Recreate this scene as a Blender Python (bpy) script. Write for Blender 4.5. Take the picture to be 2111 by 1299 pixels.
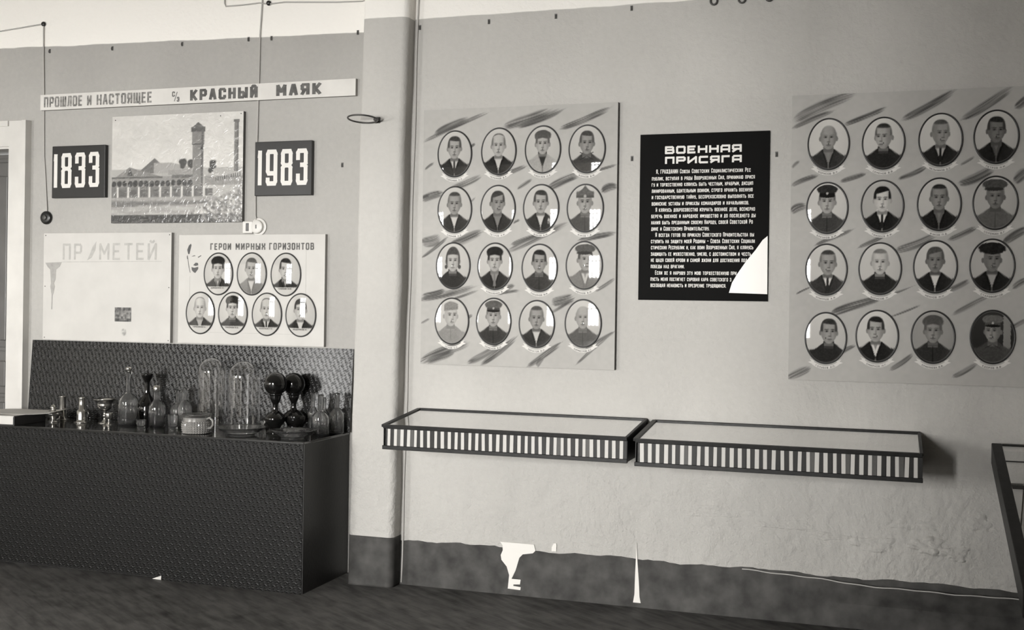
import bpy, bmesh, math, random
import numpy as np
from mathutils import Matrix, Vector

# ------------------------------------------------------------------ clear
for o in list(bpy.data.objects):
    bpy.data.objects.remove(o, do_unlink=True)
SC = bpy.context.scene
COL = SC.collection
random.seed(7)
RNG = np.random.RandomState(11)
PI = math.pi

# ------------------------------------------------------------------ camera
FOC, YAW, PITCH, ROLL = 2363.6, 0.3193, -0.00078, 0.01432
CAM = Vector((0.0, -5.23, 1.40))
fw = Vector((-math.sin(YAW) * math.cos(PITCH), math.cos(YAW) * math.cos(PITCH), math.sin(PITCH)))
rt = Vector((math.cos(YAW), math.sin(YAW), 0))
up = rt.cross(fw)
rt, up = rt * math.cos(ROLL) + up * math.sin(ROLL), up * math.cos(ROLL) - rt * math.sin(ROLL)
cd = bpy.data.cameras.new('camera')
cam = bpy.data.objects.new('camera', cd)
COL.objects.link(cam)
cam.matrix_world = Matrix(((rt.x, up.x, -fw.x, CAM.x), (rt.y, up.y, -fw.y, CAM.y), (rt.z, up.z, -fw.z, CAM.z), (0, 0, 0, 1)))
cd.sensor_fit = 'HORIZONTAL'
cd.sensor_width = 36.0
cd.lens = FOC / 2111.0 * 36.0
cd.shift_y = -(649.5 - 627.0) / 2111.0
cd.clip_start = 0.05
SC.camera = cam

# ------------------------------------------------------------------ world, lights, exposure
W = bpy.data.worlds.new('world')
SC.world = W
W.use_nodes = True
W.node_tree.nodes['Background'].inputs[0].default_value = (0.80, 0.80, 0.78, 1)
W.node_tree.nodes['Background'].inputs[1].default_value = 0.6
SC.view_settings.view_transform = 'Standard'
SC.view_settings.look = 'None'
SC.view_settings.exposure = 0.06
SC.view_settings.gamma = 1.0
SC.view_settings.use_curve_mapping = False
SC.cycles.max_bounces = 14
SC.cycles.transmission_bounces = 14
SC.cycles.transparent_max_bounces = 16

YF = -9.5                                         # window wall behind the photographer
WINDOWS = [(-3.30, -2.00), (-8.35, -7.35)]
WZ0, WZ1 = 0.95, 2.70
WPOW = [1290, 720]
for k, ((xa, xb), pw) in enumerate(zip(WINDOWS, WPOW)):
    ld = bpy.data.lights.new('daylight', 'AREA')
    ld.shape = 'RECTANGLE'
    ld.size = xb - xa
    ld.size_y = WZ1 - WZ0
    ld.energy = pw
    ld.color = (1.0, 0.99, 0.97)
    lo = bpy.data.objects.new('daylight', ld)
    lo.location = ((xa + xb) / 2, YF - 0.22, (WZ0 + WZ1) / 2)
    lo.rotation_euler = (PI / 2, 0, 0)            # shines towards +Y, into the room
    COL.objects.link(lo)

# ------------------------------------------------------------------ materials
def lin(v):
    v = v / 255.0
    return v / 12.92 if v <= 0.04045 else ((v + 0.055) / 1.055) ** 2.4
def g(v):
    """photographic grey with the print's slight warmth"""
    l = lin(v)
    return (l * 1.03, l, l * 0.945, 1.0)
def nodes(m):
    m.use_nodes = True
    return m.node_tree.nodes, m.node_tree.links, m.node_tree.nodes['Principled BSDF']
def mat(name, v, rough=0.6, metal=0.0, spec=0.5, coat=0.0, coat_r=0.05, noise=0.0, nscale=20.0, bump=0.0, bscale=60.0, bdist=0.004, bdetail=4.0):
    m = bpy.data.materials.new(name)
    N, L, P = nodes(m)
    P.inputs['Base Color'].default_value = g(v)
    P.inputs['Roughness'].default_value = rough
    P.inputs['Metallic'].default_value = metal
    P.inputs['Specular IOR Level'].default_value = spec
    P.inputs['Coat Weight'].default_value = coat
    P.inputs['Coat Roughness'].default_value = coat_r
    if noise or bump:
        tc = N.new('ShaderNodeTexCoord')
    if noise:
        nt = N.new('ShaderNodeTexNoise'); nt.inputs['Scale'].default_value = nscale; nt.inputs['Detail'].default_value = 6
        rp = N.new('ShaderNodeValToRGB')
        rp.color_ramp.elements[0].position = 0.3; rp.color_ramp.elements[1].position = 0.7
        rp.color_ramp.elements[0].color = g(max(2, v - noise)); rp.color_ramp.elements[1].color = g(min(254, v + noise))
        L.new(tc.outputs['Object'], nt.inputs['Vector']); L.new(nt.outputs['Fac'], rp.inputs['Fac']); L.new(rp.outputs['Color'], P.inputs['Base Color'])
    if bump:
        bt = N.new('ShaderNodeTexNoise'); bt.inputs['Scale'].default_value = bscale; bt.inputs['Detail'].default_value = bdetail
        bn = N.new('ShaderNodeBump'); bn.inputs['Strength'].default_value = bump; bn.inputs['Distance'].default_value = bdist
        L.new(tc.outputs['Object'], bt.inputs['Vector']); L.new(bt.outputs['Fac'], bn.inputs['Height']); L.new(bn.outputs['Normal'], P.inputs['Normal'])
    return m
def math_node(N, L, op, a, b=None, c=None):
    n = N.new('ShaderNodeMath'); n.operation = op
    for i, v in enumerate((a, b, c)):
        if v is None: continue
        if isinstance(v, (int, float)): n.inputs[i].default_value = v
        else: L.new(v, n.inputs[i])
    return n.outputs[0]

def wall_mat(name, lower, upper, z_line, slope, rough=0.85):
    """two-tone painted plaster: grey wall below a hand-cut line, whitewash above it"""
    m = bpy.data.materials.new(name)
    N, L, P = nodes(m)
    geo = N.new('ShaderNodeNewGeometry')
    sep = N.new('ShaderNodeSeparateXYZ'); L.new(geo.outputs['Position'], sep.inputs[0])
    wob = N.new('ShaderNodeTexNoise'); wob.inputs['Scale'].default_value = 6; L.new(geo.outputs['Position'], wob.inputs['Vector'])
    z = math_node(N, L, 'MULTIPLY_ADD', sep.outputs['X'], slope, sep.outputs['Z'])
    z = math_node(N, L, 'MULTIPLY_ADD', wob.outputs['Fac'], 0.014, z)
    t = math_node(N, L, 'SUBTRACT', z, z_line + 0.007)
    t = math_node(N, L, 'MULTIPLY_ADD', t, 220.0, 0.5)
    n1 = N.new('ShaderNodeTexNoise'); n1.inputs['Scale'].default_value = 1.3; n1.inputs['Detail'].default_value = 5
    n2 = N.new('ShaderNodeTexNoise'); n2.inputs['Scale'].default_value = 40; n2.inputs['Detail'].default_value = 8
    L.new(geo.outputs['Position'], n1.inputs['Vector']); L.new(geo.outputs['Position'], n2.inputs['Vector'])
    s = math_node(N, L, 'MULTIPLY_ADD', n2.outputs['Fac'], 0.35, n1.outputs['Fac'])
    rp = N.new('ShaderNodeValToRGB')
    rp.color_ramp.elements[0].position = 0.42; rp.color_ramp.elements[1].position = 0.92
    rp.color_ramp.elements[0].color = g(lower - 7); rp.color_ramp.elements[1].color = g(lower + 7)
    L.new(s, rp.inputs['Fac'])
    mx = N.new('ShaderNodeMix'); mx.data_type = 'RGBA'; mx.clamp_factor = True
    L.new(t, mx.inputs['Factor']); L.new(rp.outputs['Color'], mx.inputs[6]); mx.inputs[7].default_value = g(upper)
    L.new(mx.outputs[2], P.inputs['Base Color'])
    P.inputs['Roughness'].default_value = rough
    P.inputs['Specular IOR Level'].default_value = 0.25
    # plaster relief: fine trowel grain, and swollen, flaking plaster low on the wall
    f1 = N.new('ShaderNodeTexNoise'); f1.inputs['Scale'].default_value = 55; f1.inputs['Detail'].default_value = 6
    f2 = N.new('ShaderNodeTexNoise'); f2.inputs['Scale'].default_value = 7; f2.inputs['Detail'].default_value = 7; f2.inputs['Roughness'].default_value = 0.62
    L.new(geo.outputs['Position'], f1.inputs['Vector']); L.new(geo.outputs['Position'], f2.inputs['Vector'])
    low = N.new('ShaderNodeMapRange'); low.inputs[1].default_value = 0.95; low.inputs[2].default_value = 0.35; low.inputs[3].default_value = 0.5; low.inputs[4].default_value = 1.6
    L.new(sep.outputs['Z'], low.inputs[0])
    h2 = math_node(N, L, 'MULTIPLY', f2.outputs['Fac'], low.outputs[0])
    gr = N.new('ShaderNodeTexNoise'); gr.inputs['Scale'].default_value = 2.1; L.new(geo.outputs['Position'], gr.inputs['Vector'])
    gm = N.new('ShaderNodeMapRange'); gm.inputs[1].default_value = 0.42; gm.inputs[2].default_value = 0.66; gm.inputs[3].default_value = 0.05; gm.inputs[4].default_value = 0.20
    L.new(gr.outputs['Fac'], gm.inputs[0])
    h = math_node(N, L, 'MULTIPLY_ADD', f1.outputs['Fac'], gm.outputs[0], h2)
    bn = N.new('ShaderNodeBump'); bn.inputs['Strength'].default_value = 0.9; bn.inputs['Distance'].default_value = 0.027
    L.new(h, bn.inputs['Height']); L.new(bn.outputs['Normal'], P.inputs['Normal'])
    return m

def glass_mat(name, tint=255, rough=0.0, ior=1.46):
    m = bpy.data.materials.new(name)
    N, L, P = nodes(m)
    P.inputs['Base Color'].default_value = (tint / 255, tint / 255, tint / 255, 1)
    P.inputs['Transmission Weight'].default_value = 0.985
    P.inputs['Roughness'].default_value = rough
    P.inputs['IOR'].default_value = ior
    return m
def thin_glass(name, f0=0.05, tint=252, power=3.0, rough=0.02):
    """single-sheet glazing: clear sheet with a Fresnel reflection"""
    m = bpy.data.materials.new(name)
    N, L, P = nodes(m)
    N.remove(P)
    out = N['Material Output']
    tr = N.new('ShaderNodeBsdfTransparent'); tr.inputs[0].default_value = (tint / 255, tint / 255, tint / 255, 1)
    gl = N.new('ShaderNodeBsdfGlossy'); gl.inputs['Roughness'].default_value = rough; gl.inputs[0].default_value = (1, 1, 1, 1)
    lw = N.new('ShaderNodeLayerWeight'); lw.inputs[0].default_value = 0.5
    k = math_node(N, L, 'MULTIPLY_ADD', math_node(N, L, 'POWER', lw.outputs['Facing'], power), 0.92, f0)
    mx = N.new('ShaderNodeMixShader')
    L.new(k, mx.inputs[0]); L.new(tr.outputs[0], mx.inputs[1]); L.new(gl.outputs[0], mx.inputs[2]); L.new(mx.outputs[0], out.inputs[0])
    return m
def print_mat(name, rough=0.35, coat=0.0, coat_r=0.05, bump=0.0, bscale=30, bdist=0.004, spec=0.5):
    """flat print: colours come from the mesh's colour attribute"""
    m = bpy.data.materials.new(name)
    N, L, P = nodes(m)
    a = N.new('ShaderNodeVertexColor'); a.layer_name = 'ink'
    L.new(a.outputs['Color'], P.inputs['Base Color'])
    P.inputs['Roughness'].default_value = rough
    P.inputs['Specular IOR Level'].default_value = spec
    P.inputs['Coat Weight'].default_value = coat
    P.inputs['Coat Roughness'].default_value = coat_r
    if bump:
        tc = N.new('ShaderNodeTexCoord')
        bt = N.new('ShaderNodeTexNoise'); bt.inputs['Scale'].default_value = bscale; bt.inputs['Detail'].default_value = 3; bt.inputs['Distortion'].default_value = 1.2
        bn = N.new('ShaderNodeBump'); bn.inputs['Strength'].default_value = bump; bn.inputs['Distance'].default_value = bdist
        L.new(tc.outputs['Object'], bt.inputs['Vector']); L.new(bt.outputs['Fac'], bn.inputs['Height'])
        L.new(bn.outputs['Normal'], P.inputs['Coat Normal'])
        L.new(bn.outputs['Normal'], P.inputs['Normal'])
    return m
def leatherette(name, v=40, rough=0.32, strength=0.6, coat=0.25, ax=('X', 'Z'), spec=0.4):
    """embossed oilcloth: rows of small chevrons pressed into a dark glossy sheet"""
    m = bpy.data.materials.new(name)
    N, L, P = nodes(m)
    tc = N.new('ShaderNodeTexCoord')
    sep = N.new('ShaderNodeSeparateXYZ'); L.new(tc.outputs['Object'], sep.inputs[0])
    x = sep.outputs[ax[0]]; z = sep.outputs[ax[1]]
    def sn(v, per, ph=0.0): return math_node(N, L, 'SINE', math_node(N, L, 'MULTIPLY_ADD', v, 2 * PI / per, ph))
    zig = math_node(N, L, 'MULTIPLY_ADD', math_node(N, L, 'PINGPONG', z, 0.011), 1.0, x)
    a = sn(zig, 0.046); b = sn(z, 0.044, 0.8)
    c = sn(math_node(N, L, 'MULTIPLY_ADD', z, -0.7, x), 0.023); d = sn(z, 0.022)
    e1 = math_node(N, L, 'POWER', math_node(N, L, 'MAXIMUM', math_node(N, L, 'MULTIPLY', a, b), 0.0), 4.0)
    e2 = math_node(N, L, 'POWER', math_node(N, L, 'MAXIMUM', math_node(N, L, 'MULTIPLY', c, d), 0.0), 2.0)
    h = math_node(N, L, 'MULTIPLY_ADD', e2, 0.8, e1)
    nz = N.new('ShaderNodeTexNoise'); nz.inputs['Scale'].default_value = 160; nz.inputs['Detail'].default_value = 3
    L.new(tc.outputs['Object'], nz.inputs['Vector'])
    h = math_node(N, L, 'MULTIPLY_ADD', nz.outputs['Fac'], 0.22, h)
    bn = N.new('ShaderNodeBump'); bn.inputs['Strength'].default_value = strength; bn.inputs['Distance'].default_value = 0.004
    L.new(h, bn.inputs['Height']); L.new(bn.outputs['Normal'], P.inputs['Normal'])
    P.inputs['Base Color'].default_value = g(v)
    P.inputs['Roughness'].default_value = rough
    P.inputs['Specular IOR Level'].default_value = spec
    P.inputs['Coat Weight'].default_value = coat; P.inputs['Coat Roughness'].default_value = 0.12
    return m
def floor_mat():
    m = bpy.data.materials.new('linoleum')
    N, L, P = nodes(m)
    tc = N.new('ShaderNodeTexCoord')
    mp = N.new('ShaderNodeMapping'); mp.inputs['Rotation'].default_value = (0, 0, 0.6)
    L.new(tc.outputs['Object'], mp.inputs[0])
    n1 = N.new('ShaderNodeTexNoise'); n1.inputs['Scale'].default_value = 4; n1.inputs['Detail'].default_value = 8
    L.new(tc.outputs['Object'], n1.inputs['Vector'])
    st = N.new('ShaderNodeMapping'); st.inputs['Scale'].default_value = (3.0, 12, 1); L.new(mp.outputs[0], st.inputs[0])
    n2 = N.new('ShaderNodeTexNoise'); n2.inputs['Scale'].default_value = 2.2; n2.inputs['Detail'].default_value = 5; L.new(st.outputs[0], n2.inputs['Vector'])
    ch = N.new('ShaderNodeTexBrick'); ch.inputs['Scale'].default_value = 3.2; ch.inputs['Mortar Size'].default_value = 0.012
    ch.inputs['Color1'].default_value = (0.35, 0.35, 0.35, 1); ch.inputs['Color2'].default_value = (0.62, 0.62, 0.62, 1); ch.inputs['Mortar'].default_value = (0.2, 0.2, 0.2, 1)
    L.new(mp.outputs[0], ch.inputs['Vector'])
    s = math_node(N, L, 'MULTIPLY_ADD', n2.outputs['Fac'], 0.8, math_node(N, L, 'MULTIPLY', n1.outputs['Fac'], 0.5))
    s = math_node(N, L, 'MULTIPLY_ADD', ch.outputs['Color'], 0.22, s)
    rp = N.new('ShaderNodeValToRGB')
    rp.color_ramp.elements[0].position = 0.5; rp.color_ramp.elements[1].position = 0.95
    rp.color_ramp.elements[0].color = g(50); rp.color_ramp.elements[1].color = g(106)
    L.new(s, rp.inputs['Fac']); L.new(rp.outputs['Color'], P.inputs['Base Color'])
    P.inputs['Roughness'].default_value = 0.62
    P.inputs['Specular IOR Level'].default_value = 0.3
    return m

M = {
    'wallB': wall_mat('plaster_grey', 187, 246, 2.797, 0.0),
    'wallA': wall_mat('plaster_grey_bay', 170, 246, 2.727, 0.0204 * -1.0 * -1.0),
    'pil': wall_mat('plaster_pilaster', 188, 246, 2.79, 0.0),
    'white': mat('whitewash', 226, 0.9),
    'roomgrey': mat('room_wall_paint', 178, 0.85),
    'floor': floor_mat(),
    'base': mat('dark_base_paint', 66, 0.7, spec=0.3, noise=17, nscale=11, bump=0.3, bscale=40),
    'base_edge': mat('base_strip_edge', 176, 0.7),
    'plaster': mat('bare_plaster', 232, 0.9, bump=0.2, bscale=60),
    'doorpaint': mat('door_frame_paint', 205, 0.45, noise=6, nscale=6),
    'door': mat('door_leaf_paint', 88, 0.4, noise=8, nscale=5),
    'board': print_mat('board_paint', 0.7, spec=0.2),
    'boardedge': mat('board_edge', 96, 0.7),
    'wood': mat('pale_board_edge', 150, 0.7),
    'photo': print_mat('enamel_portrait', 0.5, coat=0.85, coat_r=0.03, spec=0.0),
    'painting': print_mat('film_covered_painting', 0.4, coat=0.6, coat_r=0.12, bump=0.5, bscale=26, bdist=0.006),
    'rim': mat('portrait_rim', 38, 0.35),
    'ribbon': mat('name_ribbon', 214, 0.6),
    'ink': mat('thin_ink', 105, 0.7),
    'black': mat('black_plastic', 16, 0.6, spec=0.05),
    'blackboard': mat('black_board', 44, 0.38, spec=0.35, bump=0.25, bscale=9, bdist=0.004),
    'blackedge': mat('black_edge', 34, 0.5),
    'letter': mat('white_letters', 222, 0.5),
    'inkgrey': mat('grey_letters', 88, 0.7, noise=20, nscale=30),
    'inkfaint': mat('faded_letters', 120, 0.7, noise=40, nscale=45),
    'inkpale': mat('pale_letters', 172, 0.7, noise=8, nscale=40),
    'paper': mat('white_paper', 194, 0.6, noise=4, nscale=8),
    'banner': mat('banner_white', 212, 0.55, noise=5, nscale=10),
    'dark': mat('dark_frame_wood', 26, 0.45, spec=0.25, noise=8, nscale=40),
    'slatdark': mat('dark_slat', 34, 0.45, spec=0.25, noise=16, nscale=60),
    'slatgrey': mat('worn_dark_slat', 78, 0.5, spec=0.3, noise=22, nscale=50),
    'slatlight': mat('light_slat', 196, 0.55, noise=8, nscale=60),
    'lining': mat('case_lining', 240, 0.8, noise=4, nscale=12),
    'glass': glass_mat('clear_glass'),
    'pane': thin_glass('case_pane', 0.06, 254, 1.15),
    'domeglass': thin_glass('dome_glass', 0.12, 254, 3.5, 0.0),
    'darkglass': mat('black_glass', 16, 0.06, coat=0.6),
    'pewter': mat('pewter', 196, 0.20, metal=0.95, noise=14, nscale=30),
    'brassdark': mat('dark_metal', 70, 0.3, metal=0.8),
    'iron': mat('grey_iron', 78, 0.45, metal=0.5),
    'hookgrey': mat('painted_hook', 96, 0.5),
    'leather': leatherette('embossed_oilcloth', 20, 0.40, 0.5, 0.0, spec=0.22),
    'leatherback': leatherette('embossed_oilcloth_backing', 14, 0.30, 0.50, 0.06),
    'leatherside': mat('plain_oilcloth', 42, 0.5, bump=0.2, bscale=80),
    'top': mat('polished_cabinet_top', 34, 0.10, coat=0.6, coat_r=0.04),
    'wire': mat('painted_wire', 178, 0.6),
    'bakelite': mat('bakelite_black', 30, 0.3),
    'porcelain': mat('switch_white', 205, 0.35),
    'tabletop': mat('case_bed_grey', 120, 0.7, noise=8, nscale=9),
    'white_gloss': mat('white_patch', 236, 0.4),
    'photodark': print_mat('pasted_print', 0.4),
    'crystal': glass_mat('pressed_glass', 250, 0.02, 1.5),
    'rough_glass': mat('pressed_glass_frosted', 128, 0.12, coat=0.5),
}

# ------------------------------------------------------------------ mesh helpers
def link(o, parent=None):
    COL.objects.link(o)
    if parent is not None: o.parent = parent
    return o
def obj(name, me, m, parent=None, loc=(0, 0, 0), rot=(0, 0, 0)):
    o = bpy.data.objects.new(name, me)
    if m is not None and len(me.materials) == 0: me.materials.append(m)
    o.location = loc; o.rotation_euler = rot
    return link(o, parent)
def from_bm(name, bm, smooth=False):
    me = bpy.data.meshes.new(name)
    bm.normal_update(); bm.to_mesh(me); bm.free()
    if smooth:
        me.polygons.foreach_set('use_smooth', [True] * len(me.polygons))
    return me
def bbox_bm(bm, x0, x1, y0, y1, z0, z1):
    v = [bm.verts.new(p) for p in ((x0, y0, z0), (x1, y0, z0), (x1, y1, z0), (x0, y1, z0), (x0, y0, z1), (x1, y0, z1), (x1, y1, z1), (x0, y1, z1))]
    for f in ((0, 3, 2, 1), (4, 5, 6, 7), (0, 1, 5, 4), (1, 2, 6, 5), (2, 3, 7, 6), (3, 0, 4, 7)):
        bm.faces.new([v[i] for i in f])
    return v
def box_me(name, x0, x1, y0, y1, z0, z1, bevel=0.0):
    bm = bmesh.new(); bbox_bm(bm, x0, x1, y0, y1, z0, z1)
    if bevel:
        bmesh.ops.bevel(bm, geom=bm.edges[:], offset=bevel, segments=2, affect='EDGES', profile=0.5)
    return from_bm(name, bm)
def box(name, x0, x1, y0, y1, z0, z1, m, parent=None, bevel=0.0, loc=(0, 0, 0), rot=(0, 0, 0)):
    return obj(name, box_me(name, x0, x1, y0, y1, z0, z1, bevel), m, parent, loc, rot)
def lathe_me(name, prof, seg=32, closed=False):
    """revolve (r, z) pairs round Z; r == 0 collapses to a pole"""
    bm = bmesh.new(); rings = []
    for r, z in prof:
        if r < 1e-6: rings.append([bm.verts.new((0, 0, z))])
        else: rings.append([bm.verts.new((r * math.cos(2 * PI * k / seg), r * math.sin(2 * PI * k / seg), z)) for k in range(seg)])
    for a, b in zip(rings[:-1], rings[1:]):
        for k in range(seg):
            k2 = (k + 1) % seg
            if len(a) == 1 and len(b) == 1: continue
            if len(a) == 1: bm.faces.new((a[0], b[k2], b[k]))
            elif len(b) == 1: bm.faces.new((a[k], a[k2], b[0]))
            else: bm.faces.new((a[k], a[k2], b[k2], b[k]))
    bmesh.ops.recalc_face_normals(bm, faces=bm.faces[:])
    return from_bm(name, bm, True)
def lathe(name, prof, m, parent=None, loc=(0, 0, 0), rot=(0, 0, 0), seg=32):
    return obj(name, lathe_me(name, prof, seg), m, parent, loc, rot)
def smooth_prof(pts, n=5):
    """Catmull-Rom through (r, z)"""
    out = []
    P_ = [pts[0]] + list(pts) + [pts[-1]]
    for i in range(1, len(P_) - 2):
        p0, p1, p2, p3 = P_[i - 1], P_[i], P_[i + 1], P_[i + 2]
        for k in range(n):
            t = k / n
            out.append(tuple(max(0, 0.5 * (2 * p1[j] + (p2[j] - p0[j]) * t + (2 * p0[j] - 5 * p1[j] + 4 * p2[j] - p3[j]) * t * t + (3 * p1[j] - p0[j] - 3 * p2[j] + p3[j]) * t ** 3)) for j in (0, 1)))
    out.append(pts[-1])
    return out
def tube_me(name, pts, r, seg=8, cyclic=False, ends=True):
    bm = bmesh.new(); n = len(pts); P_ = [Vector(p) for p in pts]; rings = []
    ref = None
    for i in range(n):
        if cyclic: d = P_[(i + 1) % n] - P_[i - 1]
        else: d = P_[min(i + 1, n - 1)] - P_[max(i - 1, 0)]
        d.normalize()
        a = ref if ref is not None else (Vector((0, 0, 1)) if abs(d.z) < 0.9 else Vector((1, 0, 0)))
        s = d.cross(a)
        if s.length < 1e-4: s = d.cross(Vector((0.3, 1, 0.2)))
        s.normalize(); t = s.cross(d); t.normalize(); ref = t
        rr = r[i] if isinstance(r, (list, tuple)) else r
        rings.append([bm.verts.new(P_[i] + rr * (math.cos(2 * PI * k / seg) * s + math.sin(2 * PI * k / seg) * t)) for k in range(seg)])
    for i in range(n if cyclic else n - 1):
        a, b = rings[i], rings[(i + 1) % n]
        for k in range(seg):
            bm.faces.new((a[k], a[(k + 1) % seg], b[(k + 1) % seg], b[k]))
    if ends and not cyclic:
        bm.faces.new(rings[0][::-1]); bm.faces.new(rings[-1])
    bmesh.ops.recalc_face_normals(bm, faces=bm.faces[:])
    return from_bm(name, bm, True)
def tube(name, pts, r, m, parent=None, seg=8, cyclic=False, loc=(0, 0, 0), rot=(0, 0, 0)):
    return obj(name, tube_me(name, pts, r, seg, cyclic), m, parent, loc, rot)
def poly_slab(name, pts, y_front, y_back, m, parent=None, loc=(0, 0, 0)):
    """outline (x, z) extruded from y_back to y_front (front faces -Y)"""
    bm = bmesh.new()
    a = [bm.verts.new((x, y_front, z)) for x, z in pts]; b = [bm.verts.new((x, y_back, z)) for x, z in pts]
    bm.faces.new(a); bm.faces.new(b[::-1])
    n = len(pts)
    for i in range(n): bm.faces.new((a[i], a[(i + 1) % n], b[(i + 1) % n], b[i]))
    bmesh.ops.recalc_face_normals(bm, faces=bm.faces[:])
    bmesh.ops.triangulate(bm, faces=[f for f in bm.faces if len(f.verts) > 4])
    return obj(name, from_bm(name, bm), m, parent, loc)
def raw_mesh(name, verts, faces, ink=None, smooth=False):
    me = bpy.data.meshes.new(name)
    verts = np.asarray(verts, dtype=np.float32); faces = np.asarray(faces, dtype=np.int32)
    me.vertices.add(len(verts)); me.vertices.foreach_set('co', verts.ravel())
    k = faces.shape[1]
    me.loops.add(faces.size); me.loops.foreach_set('vertex_index', faces.ravel())
    me.polygons.add(len(faces)); me.polygons.foreach_set('loop_start', np.arange(0, faces.size, k, dtype=np.int32))
    me.update(calc_edges=True)
    if smooth: me.polygons.foreach_set('use_smooth', [True] * len(me.polygons))
    if ink is not None:
        at = me.color_attributes.new('ink', 'FLOAT_COLOR', 'POINT')
        v = np.clip(np.asarray(ink, dtype=np.float64), 0, 255) / 255.0
        l = np.where(v <= 0.04045, v / 12.92, ((v + 0.055) / 1.055) ** 2.4)
        c = np.stack([l * 1.03, l, l * 0.945, np.ones_like(l)], 1).astype(np.float32)
        at.data.foreach_set('color', c.ravel())
    me.validate()
    return me
def grid_print(name, w, h, nx, nz, y, fn, m, parent, x0=None, z0=0.0):
    """a printed sheet w x h; fn(u, v) gives its grey, u right, v up, both 0..1"""
    if x0 is None: x0 = -w / 2
    u, v = np.meshgrid(np.linspace(0, 1, nx), np.linspace(0, 1, nz))
    ink = fn(u.ravel(), v.ravel())
    V = np.stack([x0 + u.ravel() * w, np.full(u.size, y), z0 + v.ravel() * h], 1)
    i = (np.arange(nz - 1)[:, None] * nx + np.arange(nx - 1)[None, :]).ravel()
    F = np.stack([i, i + 1, i + nx + 1, i + nx], 1)
    return obj(name, raw_mesh(name, V, F, ink), m, parent)
def tag(o, label=None, cat=None, group=None, kind=None):
    if label: o['label'] = label
    if cat: o['category'] = cat
    if group: o['group'] = group
    if kind: o['kind'] = kind
    return o
def thing(name, label, cat, loc=(0, 0, 0), rotz=0.0, group=None):
    o = bpy.data.objects.new(name, None)
    o.location = loc; o.rotation_euler = (0, 0, rotz); o.empty_display_size = 0.05
    link(o); return tag(o, label, cat, group)
def struct(o, label=None):
    o['kind'] = 'structure'
    if label: o['label'] = label
    return o

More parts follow.
